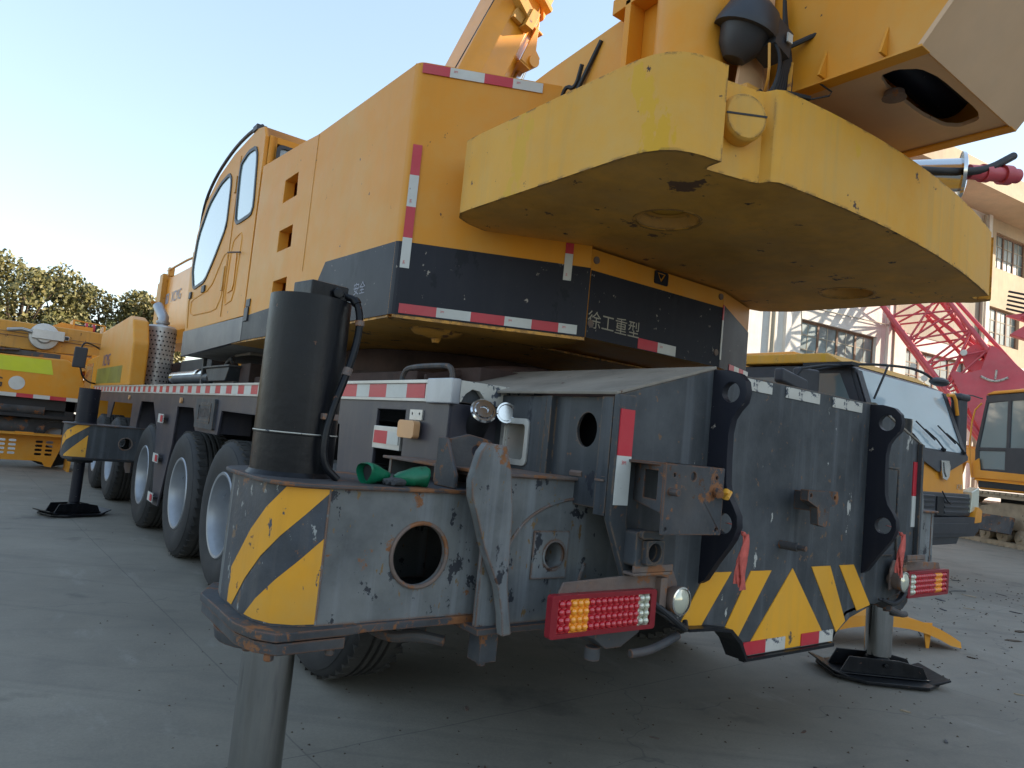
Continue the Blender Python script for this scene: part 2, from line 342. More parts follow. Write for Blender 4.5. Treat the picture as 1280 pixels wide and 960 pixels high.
# --- chassis
b=M(); b.box(2.7,3.76,2.3,15.6,.78,1.55); b.box(2.3,4.16,3.1,14.5,1.5,1.62); b.box(2.0,4.46,5,6.4,.9,1.5); b.box(2.2,4.3,8.6,9.2,.9,1.5)
P_(b,'chassis_frame','black',bevel=.01)
b=M(); b.box(1.72,4.74,2.74,15.0,1.60,1.695); P_(b,'deck','grey_paint',bevel=.006)
for y in (4.25,6.1,7.62,9.5,12.1,13.7):
    b=M(); b.cyl((2.0,y,.6),(4.46,y,.6),.09); b.lathe([(.0,-.25),(.2,-.2),(.26,0),(.2,.2),(0,.25)],(CX,y,.6),(1,0,0)); P_(b,'axle','black')
# deck edge channel with tape
def deck_edge(sx):
    X=lambda x:x if sx<0 else mx(x)
    b=M()
    y0,y1=2.9,14.95
    b.prism([(y0,1.595),(y1,1.595),(y1,1.61),(y0,1.61)],'x',X(1.693),X(1.72))
    b.prism([(y0,1.61),(y1,1.61),(y1,1.683),(y0,1.683)],'x',X(1.70),X(1.72))
    b.prism([(y0,1.683),(y1,1.683),(y1,1.70),(y0,1.70)],'x',X(1.69),X(1.745))
    o=P_(b,'deck_edge','alu',bevel=.002)
    t=M(); y=2.96; i=0
    w=[.16,.14] if sx<0 else [.18,.18]
    # near end: red 0.19, white, red 0.2 ... then a regular pattern
    segs=[(.18,1),(.22,0),(.2,1),(.16,0),(.2,1)]
    for L,c in segs: t.box(*sorted((X(1.6975),X(1.7002))),y,y+L,1.612,1.681,c); y+=L
    while y<14.9:
        L=.165 if i%2 else .18; t.box(*sorted((X(1.6975),X(1.7002))),y,min(y+L,14.92),1.612,1.681,i%2); y+=L; i+=1
    build(t,'reflective_tape',['tape_white','tape_red'],o,weld=False)
    b=M(); b.box(*sorted((X(1.683),X(1.735))),2.700,2.925,1.588,1.706); P_(b,'corner_cap','steel' if sx<0 else 'alu',bevel=.008)
deck_edge(-1); deck_edge(1)
# rear deck lip with the filler cut-out
b=M(); b.prism([(1.7355,1.60),(1.745,1.60),(1.765,1.64),(1.80,1.665),(1.84,1.66),(1.87,1.63),(1.885,1.60),(2.16,1.60),(2.16,1.70),(1.7355,1.70)],'y',2.706,2.74)
P_(b,'rear_deck_lip','tape_old',bevel=.003)
# skirts / mudguards, left and mirrored right
skirt=[(2.74,1.60),(2.74,1.02),(3.14,1.02),(3.14,1.55),(3.45,1.55),(3.45,1.1),(3.88,1.1),(3.92,1.45),(5.35,1.45),(6.42,1.462),(6.47,1.25),(7.25,1.25),(7.41,1.465),(8.1,1.465),(8.14,1.05),(8.38,.50),(8.44,.375),(8.74,.365),(8.80,.6),(9.02,1.2),(9.38,1.49),(10.16,1.49),(10.3,1.2),(10.3,.56),(10.6,.53),(10.78,.6),(10.78,1.45),(12.4,1.45),(12.6,1.2),(12.9,1.2),(13.0,1.45),(14.4,1.45),(14.6,1.1),(14.9,1.1),(14.9,1.60)]
for sx in (-1,1):
    X=lambda x:x if sx<0 else mx(x)
    b=M(); b.prism(skirt,'x',X(1.705),X(1.725))
    for y0,y1,z0 in ((6.5,7.2,1.26),(8.17,8.22,1.0),(8.98,9.04,1.2),(10.32,10.38,.6),(10.7,10.76,.6)): b.box(*sorted((X(1.7255),X(2.0))),y0,y1,z0,1.59)
    P_(b,'mudguard','navy_side',bevel=.004)
    lad=None
    for k,z in enumerate((.46,.885,1.32)):
        b=M(); b.box(*sorted((X(1.66),X(1.95))),8.46,8.72,z-.012,z+.012,0); b.box(*sorted((X(1.652),X(1.6595))),8.455,8.725,z-.05,z+.05,1)
        b.box(*sorted((X(1.648),X(1.6515))),8.47,8.59,z-.038,z+.035,2)
        P_(b,'step',['black','tape_white','tape_red'],bevel=.002)
# maker plate on the mudguard
b=M(); b.prism(rrect(6.56,7.2,1.285,1.56,.02),'x',1.678,1.704); b.prism(rrect(6.66,7.1,1.34,1.52,.02),'x',1.672,1.68,holes=[rrect(6.69,7.07,1.365,1.50,.015)])
pl=P_(b,'name_plate','grey_paint',bevel=.003); text('XCMG',(1.6775,6.88,1.435),(0,-1,0),(0,0,1),.085,'navy_side',pl,th=.004)
for y in (7.9,11.0): b=M(); b.cyl((1.68,y,1.53),(1.70,y,1.53),.03); P_(b,'marker_lamp','amber_dull')
# --- wheels
def wheel(y,sx):
    X=lambda x:x if sx<0 else mx(x); d=1 if sx<0 else -1
    h=M(); o=(X(1.705),y,.615); ax=(d,0,0)
    h.lathe([(.0,.13),(.075,.13),(.09,.15),(.10,.2),(.15,.21),(.16,.245)],o,ax,24)
    for i in range(10):
        t=2*PI*i/10; c=V((X(1.915),y+.125*math.cos(t),.615+.125*math.sin(t))); h.cyl(c,c+V((-d*.045,0,0)),.013,n=6)
    w=P_(h,'wheel','steel')
    t=M(); W=.36
    pr=[(.34,.03),(.352,.008),(.42,-.012),(.50,-.018),(.55,-.006),(.565,.0),(.568,.006),(.59,.02),(.612,.05),(.617,.075)]
    for gx in (.13,.18,.23): pr+=[(.618,gx-.012),(.600,gx-.009),(.600,gx+.009),(.618,gx+.012)]
    pr+= [(r,W-x) for r,x in reversed(pr[:10])]
    t.lathe([(r,x) for r,x in pr],o,ax,56); nf=len(t.f)
    for j in range(len(pr)-1):
        if j>=8 and j<len(pr)-10:
            for i in range(56): t.m[j*56+i]=1
    for i in range(44):
        a=2*PI*i/44
        for q,(xa,xb) in enumerate(((.028,.10),(.26,.332))):
            aa=a+(PI/44 if q else 0); c=V((math.cos(aa),math.sin(aa))); tt=V((-math.sin(aa),math.cos(aa)))
            p=V((0,y,.615)); rad=V((0,c.x,c.y)); tan=V((0,tt.x,tt.y))
            t.obox(p+rad*.585-tan*.024+V((X(1.705+xa),0,0)),V((d*(xb-xa),0,0)),tan*.048+V((d*.02,0,0)),rad*.034,1)
    build(t,'tyre',['rubber','tread'],w,sharp=28)
    r=M(); r.lathe([(.352,.006),(.345,-.004),(.325,.0),(.315,.03),(.308,.05),(.30,.12),(.296,.20),(.285,.235),(.16,.245)],o,ax,44)
    r.cyl((X(1.80),y+.2,.76),(X(1.77),y+.17,.74),.006,n=6)
    build(r,'rim','steel',w,sharp=50)
for y in (4.0,6.1,7.62,9.5,12.1,13.7):
    wheel(y,-1); wheel(y,1)
# --- outriggers
def outrigger(jy,jx,d,y_in,zb,zt,zcyl,near=True,sc=1.0):
    """jy,jx jack axis; d=+1 beam runs towards +x; rear face y_in"""
    ro=.325 if near else .26; D=d
    hw=jy-y_in
    yb=y_in; yf=2*jy-y_in
    # plan outline of the beam with a rounded end
    def xx(v): return jx+D*v
    end=[xx(0.0+(.01)),]
    cap=[(xx(.02),yb),(xx(-.05),yb+.012),(xx(-.11),yb+.05),(xx(-.143),yb+.115),(xx(-.157),yb+.2),(xx(-.157),yf-.2),(xx(-.143),yf-.115),(xx(-.11),yf-.05),(xx(-.05),yf-.012),(xx(.02),yf)]
    if not near: cap=[(xx(.02),yb),(xx(-.14),yb+.01),(xx(-.2),yb+.06),(xx(-.22),yb+.15),(xx(-.22),yf-.15),(xx(-.2),yf-.06),(xx(-.14),yf-.01),(xx(.02),yf)]
    L=.80 if near else .7
    b=M(); t=.02
    hx,hz,hr=xx(.385 if near else .44),(zb+zt)/2+.0,.108 if near else .07
    # front / back walls with the lightening hole
    x0,x1=xx(.02),xx(L)
    for ya,yc in ((yb,yb+t),(yf-t,yf)):
        b.prism([(x0,zb),(x1,zb),(x1,zt),(x0,zt)],'y',ya,yc,0,holes=[circ(hx,hz,hr,28)])
    plan=cap
    inner=[(p[0]+D*.02,max(yb+.02,min(yf-.02,p[1]))) for p in plan]
    b.prism(plan,'z',zb,zt,0)
    body=P_(b,'outrigger_beam','grey_worn' if near else 'grey_paint',bevel=0,sharp=50)
    b=M(); b.tube([(hx+(hr+.006)*math.cos(a*PI/14),yb-.002,hz+(hr+.006)*math.sin(a*PI/14)) for a in range(28)],.008,8,0,closed=True)
    build(b,'hole_rim','rusty',body)
    # top and bottom plates
    def off(k): return [(p[0]-D*k*(1 if abs(p[0]-xx(.02))>1e-6 else 0),p[1]+(-k if p[1]<jy else k)) for p in plan]
    tp=off(.022); pl=[*tp,(xx(L),yf+.012),(xx(L),yb-.012)]
    b=M(); b.prism(pl,'z',zt,zt+.014); o=build(b,'top_plate','grey_rust',body,bevel=.004)
    e=.07
    bp=[(xx(.12),yb-.035),(xx(-.12),yb-.045),(xx(-.175),yb+.02),(xx(-.205),yb+.12),(xx(-.205),yf-.12),(xx(-.12),yf+.045),(xx(.12),yf+.035),(xx(.2),yf+.012),(xx(L),yf+.012),(xx(L),yb-.012),(xx(.2),yb-.015)]
    b=M(); b.prism(bp,'z',zb-.03,zb-.0005); 
    cp=[(xx(.12),yb-.03),(xx(-.11),yb-.04),(xx(-.165),yb+.02),(xx(-.195),yb+.12),(xx(-.195),yf-.12),(xx(-.11),yf+.04),(xx(.12),yf+.03)]
    if near: b.prism(cp,'z',zb-.072,zb-.034); b.lathe([(.13,zb-.115),(.19,zb-.115),(.2,zb-.072),(.13,zb-.0722)],(jx,jy,0),(0,0,1),28)
    else: b.lathe([(.09,zb-.07),(.14,zb-.07),(.15,zb-.03),(.09,zb-.0302)],(jx,jy,0),(0,0,1),24)
    if near:
        for q in ((-.12,yb+.0),(.08,yb-.005),(-.15,yb+.12),(.1,yf-.02),(-.10,yf-.02)): b.cyl((xx(q[0]),q[1],zb-.095),(xx(q[0]),q[1],zb-.072),.017,n=8)
    build(b,'base_flange','grey_rust' if near else 'black',body,bevel=.005)
    # jack
    rc=.147 if near else .12
    b=M(); b.lathe([(0,zcyl-.012),(rc-.03,zcyl-.012),(rc-.028,zcyl),(rc,zcyl),(rc,zt+.17),(rc+.003,zt+.168),(rc+.003,zt+.162),(rc,zt+.16),(rc,zt+.03),(rc+.012,zt+.014)],(jx,jy,0),(0,0,1),40)
    o=build(b,'jack_cylinder','black_paint' if near else 'navy',body,sharp=35)
    if near and D>0:
        b=M(); b.obox((jx-.055,jy-.13,zcyl-.015),(.15,.02,0),(-.02,.13,0),(0,0,.068)); b.cyl((jx+.045,jy-.14,zcyl+.02),(jx+.05,jy-.10,zcyl+.02),.022,n=6)
        build(b,'port_block','black_paint',body,bevel=.006)
        b=M(); pts=smooth([(jx+.085,jy-.10,zcyl+.02),(jx+.12,jy-.13,zcyl+.01),(jx+.135,jy-.15,zcyl-.06),(jx+.13,jy-.155,zcyl-.15),(jx+.10,jy-.165,zcyl-.27),(jx+.065,jy-.17,zcyl-.38),(jx+.04,jy-.175,zcyl-.50),(jx+.045,jy-.18,zcyl-.60),(jx+.10,jy-.19,zt+.018)],3)
        b.tube(pts,.0135,10); b.tube([V(p) for p in pts[10:14]],.018,10); b.tube([V(p) for p in pts[:3]],.02,8)
        build(b,'hydraulic_hose','black_paint',body); b=M(); b.tube([V(p) for p in pts[20:23]],.0175,10); b.tube([V(p) for p in pts[34:37]],.0175,10); b.obox((jx+.03,jy-.165,zcyl-.44),(.05,-.02,0),(0,.03,0),(0,0,.022)); build(b,'hose_clamp','rusty',body,bevel=.002)
    if near: b=M(); b.lathe([(rc+.0032,zt+.170),(rc+.0045,zt+.168),(rc+.0032,zt+.166)],(jx,jy,0),(0,0,1),40); build(b,'ring_line','tape_old',body); b=M(); b.tube([(xx(.02),yb-.001,zb+.005),(xx(.02),yb-.001,zt-.005)],.0045,6); build(b,'weld_seam','grey_worn',body)
    rr=.092 if near else .062
    b=M(); b.cyl((jx,jy,.16),(jx,jy,zb-.03),rr,n=40); build(b,'jack_rod','chrome' if near else 'navy',body)
    # foot pad : plate with turned up ends and a channel pair on it
    b=M()
    for k in (-1,1):
        b.prism([(-.34,.0),(.34,0),(.34,.02),(-.34,.02)],'y',-.26*0-.001,.0,0) if False else None
    fp=[(-.36,-.16),(-.2,-.27),(.22,-.27),(.36,-.14),(.36,.14),(.22,.27),(-.2,.27),(-.36,.16)]
    b.prism(fp,'z',.012,.034)
    b.prism([(-.27,.014),(-.40,.065),(-.40,.078),(-.27,.034)],'y',-.2,.2); b.prism([(.27,.014),(.40,.065),(.40,.078),(.27,.034)],'y',-.2,.2)
    for k in (-1,1): b.prism([(-.30,.035),(.30,.035),(.26,.12),(.1,.15),(-.24,.15)],'y',k*.10-.008,k*.10+.008); b.box(-.30,.3,min(k*.1,k*.145),max(k*.1,k*.145),.036,.046)
    b.lathe([(.0,.16),(.07,.155),(.085,.12),(.085,.036)],(0,0,0),(0,0,1),20); b.cyl((-.13,0,.11),(.13,0,.11),.014); b.cyl((0,-.13,.11),(0,.13,.11),.014)
    k=(1.05 if D<0 else .8) if near else .95
    b.xf(Matrix.Translation((jx,jy,0))@Matrix.Rotation(R((-38 if D<0 else 90) if near else 24),4,'Z')@Matrix.Diagonal((k,k,1,1)))
    build(b,'foot_pad','black_paint',body,bevel=.004)
    # hazard stripes wrapped round the end
    if D>0:
        path=[(p[0],p[1]) for p in reversed(cap[:6])]+[(xx(.03),yb)]
        Lp=0
        for a,c in zip(path,path[1:]): Lp+=math.dist(a,c)
        H=zt-zb
        S=Lp; mb=M(); e=.004; w=.40 if near else .34
        zT,zB=zt-e,zb+.008
        st=[[(S-.0,zT),(S-.15,zT),(S-.36,zB+.22),(S-.47,zB+.05),(S-.47,zB),(S-.43,zB),(S-.33,zB+.10)] if False else [(S-.0,zT),(S-.15,zT),(S-.47,zB+.12),(S-.47,zB),(S-.42,zB)] if near else [(S,zT),(S-.14,zT),(S-.42,zB+.2),(S-.42,zB+.06)],
            [(S-.01,zB+.28),(S-.01,zB),(S-.29,zB)] if near else [(S-.01,zB+.27),(S-.01,zB),(S-.27,zB)]]
        wrap(path,st,.0035,mb); build(mb,'hazard_stripes','hazard',body,weld=True,recalc=False,sharp=60)
        if near: gm=M(); wrap(path,[[(0,zb+.002),(S-.012,zb+.002),(S-.012,zt-.002),(0,zt-.002)]],.0015,gm); build(gm,'stripe_ground','dark_worn',body,weld=True,recalc=False,sharp=60)
    return body
outrigger(2.577,.955,1,2.25,.785,1.235,1.90)
outrigger(2.577,mx(.955),-1,2.25,.785,1.235,1.90)
outrigger(10.4,1.15,1,10.15,.73,1.13,1.585,near=False)
outrigger(10.4,mx(1.15),-1,10.15,.73,1.13,1.585,near=False)
# outer housing of the rear outrigger (left seen, right mirrored)
def housing(sx):
    X=lambda x:x if sx<0 else mx(x)
    b=M(); hx,hz=X(1.90),1.017
    b.prism([(X(1.56),.76),(X(2.5),.76),(X(2.5),1.315),(X(1.56),1.315)],'y',2.17,2.19,0,holes=[circ(hx,hz,.052,24)])
    b.prism([(X(1.56),.76),(X(2.4),.76),(X(2.4),1.315),(X(1.56),1.315)],'y',2.955,2.975)
    b.box(*sorted((X(1.98),X(2.02))),2.1905,2.9545,.765,1.31)
    h=P_(b,'outrigger_housing','grey_worn')
    b=M(); b.box(*sorted((X(1.53),X(2.5))),2.15,2.99,1.3155,1.328); build(b,'top_plate','rusty',h,bevel=.003)
    b=M(); b.box(*sorted((X(1.55),X(2.4))),2.14,2.99,.735,.7595); build(b,'bottom_plate','grey_rust',h,bevel=.004)
    b=M(); b.prism([(X(1.793),.925),(X(1.975),.925),(X(1.975),1.112),(X(1.793),1.112)],'y',2.160,2.1695,holes=[circ(hx,hz,.053,24)])
    b.lathe([(.052,0),(.060,0),(.060,-.007),(.052,-.007)],(hx,2.16,hz),(0,1,0),28); b.lathe([(.051,0),(.051,.10),(0,.10)],(hx,2.162,hz),(0,1,0),28)
    build(b,'hole_plate','grey_worn',h,bevel=.002)
    b=M(); b.tube(smooth([(X(1.655),2.168,1.0),(X(1.68),2.168,1.07),(X(1.75),2.168,1.155),(X(1.86),2.168,1.215),(X(2.01),2.168,1.247),(X(2.09),2.168,1.235)],2),.006,6)
    b.tube([(X(2.08),2.168,.98),(X(2.03),2.168,.84),(X(1.99),2.168,.78)],.007,6); build(b,'weld_rib','grey_worn',h)
    # ear plate at the mouth of the housing
    pts=[(1.49,1.435),(1.58,1.43),(1.610,1.34),(1.635,1.18),(1.643,.92),(1.682,.74),(1.64,.735),(1.628,.815),(1.60,.913),(1.52,1.06),(1.472,1.18),(1.445,1.24),(1.438,1.30),(1.465,1.40)]
    b=M(); b.prism([(X(x),z) for x,z in pts],'y',2.105,2.148);
    build(b,'mouth_plate','grey_worn',h,bevel=.005)
    b=M(); q=[(1.36,1.26),(1.36,1.32),(1.39,1.43),(1.50,1.46),(1.60,1.445),(1.66,1.40),(1.66,1.33),(1.55,1.31),(1.45,1.26)]
    b.prism([(X(x+.12),z) for x,z in q],'y',2.42,2.445,holes=[circ(X(1.66),1.395,.022,14)])
    b.prism([(2.27,1.25),(2.27,1.30),(2.36,1.44),(2.42,1.44),(2.42,1.25)],'x',X(1.47),X(1.487))
    b.box(*sorted((X(1.55),X(1.67))),2.22,2.42,1.30,1.314)
    build(b,'lock_bracket','grey_rust',h,bevel=.005)
    b=M(); b.box(*sorted((X(1.60),X(1.68))),2.18,2.26,.62,.73); b.cyl((X(1.64),2.22,.60),(X(1.64),2.22,.62),.018,n=6); b.cyl((X(1.64),2.22,.73),(X(1.64),2.22,.75),.014,n=6)
    b.tube(smooth([(X(1.3),2.6,.70),(X(1.36),2.45,.66),(X(1.45),2.4,.68),(X(1.55),2.35,.66)],2),.022,8); b.cyl((X(1.5),2.5,.63),(X(1.5),2.5,.72),.05)
    build(b,'lock_cylinder','grey_rust',h,bevel=.003)
housing(-1); housing(1)
# --- tail box
tp=[(1.96,1.67),(2.525,1.845),(3.935,1.845),(4.50,1.67),(4.50,.96),(4.33,.80),(4.03,.752),(3.80,.70),(3.60,.594),(2.835,.594),(2.78,.68),(2.70,.735),(2.58,.75),(2.40,.765),(2.08,.928),(1.96,1.196)]
b=M(); b.prism(tp,'y',1.93,1.955); tail=P_(b,'tail_plate','tail_paint',bevel=.004)
b=M()  # box behind the plate
b.prism([(2.3,1.70),(2.53,1.80),(3.93,1.80),(4.16,1.70),(4.16,.98),(4.0,.80),(2.5,.80),(2.3,.98)],'y',1.956,2.16)
b.box(2.12,4.34,2.2,3.2,1.35,1.64); b.box(2.3,4.16,2.1601,3.2,.8,1.3499)
build(b,'box_body','black',tail)
for s in (-1,1):
    X=lambda x:x if s<0 else mx(x)
    b=M(); # sloped lid
    b.obox((X(1.94),1.925,1.665),(X(2.53)-X(1.94),0,.18),(0,1.75,0),(-.004*-s,0,.012))
    build(b,'sloped_lid','dusty_top',tail,bevel=.003)
    b=M(); b.prism([(2.02,1.22),(2.33,1.22),(2.33,1.66),(2.02,1.66)],'x',X(1.985),X(2.0),holes=[circ(2.125,1.525,.058,28,.07)]); 
    b.prism([(2.40,1.30),(2.78,1.30),(2.78,1.66),(2.40,1.66)],'x',X(1.975),X(1.99),holes=[rrect(2.485,2.68,1.35,1.55,.02)])
    b.box(*sorted((X(1.955),X(2.0))),2.325,2.36,1.2,1.66); b.box(*sorted((X(1.962),X(2.0))),2.368,2.40,1.2,1.66); b.box(*sorted((X(1.955),X(2.0))),1.956,2.02,1.2,1.66)
    sp=build(b,'side_panel','grey_paint',tail,bevel=.003)
    b=M(); b.prism(rrect(2.48,2.685,1.345,1.555,.025),'x',X(1.965),X(1.974),holes=[rrect(2.505,2.66,1.37,1.53,.02)])
    for (a,c,z0,z1) in ((2.505,2.66,1.355,1.37),(2.505,2.66,1.53,1.545),(2.64,2.66,1.37,1.53),(2.50,2.515,1.37,1.53)): b.box(*sorted((X(1.975),X(2.08))),a,c,z0,z1)
    b.box(*sorted((X(2.08),X(2.09))),2.5,2.67,1.35,1.55); build(b,'lamp_recess','alu',tail,bevel=.003)
    b=M(); b.lathe([(.0,-.05),(.022,-.05),(.028,-.03),(.03,0),(0,0)],(X(2.07),2.56,1.42),(0,0,-1),16); b.cyl((X(2.05),2.56,1.42),(X(2.05),2.56,1.48),.034); build(b,'marker_lamp','amber_dull',tail)
    b=M(); b.box(*sorted((X(2.0),X(2.03))),2.16,2.20,1.33,1.35); b.cyl((X(1.99),2.2,1.345),(X(1.99),2.13,1.345),.014,n=6); b.cyl((X(1.97),1.99,1.345),(X(1.97),1.97,1.345),.016,n=6); b.box(*sorted((X(1.95),X(2.0))),1.97,2.02,1.33,1.338); build(b,'lid_bolt','rusty',tail)
# lug plates with eyes
def lug(x0,x1,back=1.93):
    p=[(back,1.84),(1.86,1.838),(1.80,1.822),(1.768,1.79),(1.758,1.745),(1.768,1.70),(1.80,1.665),(1.822,1.63),(1.832,1.57),(1.83,1.46),(1.825,1.36),(1.81,1.31),(1.785,1.275),(1.762,1.235),(1.758,1.19),(1.775,1.14),(1.80,1.10),(1.85,1.03),(1.90,.95),(back,.93)]
    b=M(); b.prism(p,'x',x0,x1,holes=[circ(1.836,1.743,.043,24),circ(1.828,1.198,.043,24)])
    build(b,'lug_plate','grey_paint' if False else 'navy',tail,bevel=.004)
lug(2.515,2.555); lug(3.885,3.925)
# tail flange closing strips (the second lug of each pair sits inside)
b=M(); b.prism([(1.93,1.665),(1.93,1.19),(2.06,.925),(2.09,.93),(2.02,1.19),(2.02,1.67)],'y',1.899,1.929); build(b,'edge_strip','grey_paint',tail,bevel=.004)
b=M(); b.prism([(4.505,.96),(4.475,.96),(4.475,1.67),(4.505,1.665)],'y',1.90,1.929); build(b,'edge_strip','grey_paint',tail,bevel=.004)
b=M(); b.prism([(2.42,.762),(2.60,.755),(2.71,.738),(2.785,.683),(2.84,.597),(2.83,.59),(2.77,.672),(2.70,.725),(2.58,.742),(2.42,.75)],'y',1.88,1.99)
b.prism([(mx(x),z) for x,z in ((2.42,.762),(2.60,.755),(2.71,.738),(2.785,.683),(2.84,.597),(2.83,.59),(2.77,.672),(2.70,.725),(2.58,.742),(2.42,.75))],'y',1.93,1.99); b.box(2.84,3.6,1.90,1.929,.580,.594)
build(b,'bottom_flange','black_paint',tail)
# right hand door panel on the tail plate
b=M(); b.prism([(4.02,1.50),(4.22,1.50),(4.22,1.02),(4.06,1.02),(4.02,1.1)],'y',1.919,1.929); b.tube(smooth([(4.235,1.922,1.5),(4.24,1.92,1.15),(4.26,1.92,1.02),(4.3,1.92,.95)],2),.008,6); b.box(4.0,4.24,1.915,1.929,1.505,1.515)
build(b,'access_door','grey_paint',tail,bevel=.002)
# hazard stripes on the tail plate
b=M(); y=1.926
for P in ([(2.40,.766),(2.40,.86),(2.60,.974),(2.715,.974),(2.555,.757)] if False else [(2.41,.764),(2.565,.975),(2.74,.973),(2.555,.756)],
          [(2.72,.73),(2.885,.972),(3.045,.97),(2.80,.66)],
          [(2.835,.655),(3.222,.975),(3.585,.655)] if False else [(2.865,.60),(3.222,.975),(3.575,.60)],
          [(3.39,.978),(3.565,.978),(3.745,.69),(3.66,.64)],[(3.655,.978),(3.80,.978),(4.0,.757),(3.86,.735)]):
    b.prism(P,'y',y,1.9305)
build(b,'hazard_stripes','hazard_clean',tail,weld=False)
tape((2.86,1.9245,.600),(1,0,0),(0,0,1),[(.17,'r'),(.16,'w')],.058,tail,w='tape_old',marks=False)
tape((3.33,1.9245,.600),(1,0,0),(0,0,1),[(.16,'r'),(.13,'w')],.058,tail,w='tape_old',marks=False)
for x0,x1 in ((2.735,2.95),(3.065,3.365),(3.49,3.79)): 
    tape((x0,1.9275,1.783),(1,0,0),(0,0,1),[(x1-x0,'w')],.052,tail,w='tape_old',marks=False)
tape((1.962,1.9275,1.36),(0,0,1),(-1,0,0),[(.18,'w'),(.2,'r')],.056,tail) if False else None
b=M(); b.box(1.938,2.012,1.893,1.8985,1.25,1.435,0); b.box(1.938,2.012,1.893,1.8985,1.435,1.612,1); b2=b; build(b,'reflective_tape',['tape_white','tape_red'],tail)
text('3M',(1.97,1.892,1.41),(1,0,0),(0,0,1),.014,'red_ink',tail,name='tape_mark'); 
b=M(); b.box(4.43,4.49,1.924,1.9295,1.18,1.36,0); b.box(4.43,4.49,1.924,1.9295,1.36,1.56,1); build(b,'reflective_tape',['tape_white','tape_red'],tail,weld=False)
# lamp / tow bracket box left of centre
b=M(); b.prism([(1.99,1.17),(2.33,1.17),(2.33,1.425),(1.99,1.425)],'y',1.70,1.712,holes=[circ(2.145,1.385,.016,12),circ(2.04,1.385,.008,8),circ(2.285,1.385,.008,8),circ(2.01,1.19,.008,8),circ(2.30,1.19,.008,8)])
b.prismf([(1.712,1.245),(1.93,1.27),(1.93,1.425),(1.712,1.425)],lambda u,v,t:(t+(u-1.712)*.4,u,v),1.99,2.0,holes=[[(1.75,1.29),(1.85,1.29),(1.85,1.395),(1.75,1.395)]])
b.box(2.0,2.33,1.712,1.929,1.415,1.425); b.cyl((2.02,1.66,1.325),(2.02,1.70,1.325),.014,n=8); b.cyl((2.27,1.67,1.325),(2.28,1.70,1.335),.018,n=8,m=0)
build(b,'socket_bracket','grey_rust',tail,bevel=.003)
b=M(); b.cyl((2.325,1.685,1.32),(2.345,1.70,1.335),.017,n=10); b.cyl((2.30,1.66,1.315),(2.36,1.69,1.335),.008,n=8); build(b,'plug','hazard',tail)
b=M(); b.prism(rrect(2.02,2.15,1.03,1.16,.012),'y',1.84,1.929,holes=[circ(2.10,1.085,.034,16)],blind=.05); b.prism(rrect(2.03,2.15,1.135,1.165,.01),'y',1.82,1.839); b.prism(rrect(2.055,2.15,1.04,1.13,.008),'y',1.815,1.839,holes=[circ(2.10,1.085,.036,16)])
build(b,'pin_socket','grey_paint',tail,bevel=.003)
b=M(); b.prism([(3.10,1.36),(3.36,1.36),(3.37,1.33),(3.36,1.30),(3.30,1.285),(3.275,1.20),(3.26,1.19),(3.20,1.20),(3.185,1.28),(3.10,1.31)],'y',1.80,1.84,holes=[circ(3.125,1.335,.010,10),circ(3.335,1.33,.010,10)]); b.box(3.20,3.27,1.84,1.93,1.26,1.35)
b.cyl((3.11,1.93,1.09),(3.11,1.84,1.09),.02); b.cyl((3.11,1.84,1.09),(3.11,1.80,1.09),.013,n=8)
build(b,'hook_bracket','grey_rust',tail,bevel=.004)
# tail lamps
def tail_lamp(sx):
    X=lambda x:x if sx<0 else mx(x)
    z0,z1=.795,.935; xa,xb=1.648,2.178
    b=M(); b.prism(rrect(*sorted((X(xa),X(xb))),z0-.004,z1+.004,.012),'y',1.868,1.886); b.prism(rrect(*sorted((X(xa),X(xb))),z0-.004,z1+.004,.012),'y',1.857,1.8675,holes=[rrect(*sorted((X(xa+.03),X(xb-.03))),z0+.012,z1-.012,.004)])
    lamp=P_(b,'tail_lamp','lamp_dark',bevel=.003)
    cols=16; dx=(xb-xa-.07)/cols
    segs={'red_lens':('lamp_red' ,[0,1]+list(range(5,14))),'amber_lens':('lamp_amber',[2,3,4]),'clear_lens':('lamp_clear',[14,15])}
    for nm,(mt,cl) in segs.items():
        if sx>0 and nm=='red_lens': mt='lamp_red'
        m=M()
        for i in cl:
            cx=xa+.035+dx*(i+.5)
            m.box(*sorted((X(cx-dx/2),X(cx+dx/2))),1.864,1.8675,z0+.012,z1-.012)
            for j in range(4):
                cz=z0+.014+(z1-z0-.028)*(j+.5)/4
                m.lathe([(.0138,0),(.0125,.006),(.009,.011),(.004,.0135),(.0005,.014)],(X(cx),1.864,cz),(0,-1,0),12)
        build(m,nm,mt,lamp)
    return lamp
tail_lamp(-1); tail_lamp(1)
def round_lamp(c,ax,r,mt_body,parent,name='round_lamp'):
    b=M(); b.lathe([(0,-.08),(r*.5,-.075),(r*.95,-.03),(r,0),(r*1.08,0),(r*1.08,.012),(r*.96,.014)],c,ax,28); o=P_(b,name,mt_body,parent)
    b=M(); b.lathe([(r*.97,.012),(r*.8,.018),(r*.4,.026),(0,.028)],c,ax,28); build(b,'lens','lamp_clear',o)
    b=M(); b.lathe([(r*.9,.008),(r*1.05,.008),(r*1.06,.016),(r*.94,.018)],c,ax,28); build(b,'bezel','bright_metal',o)
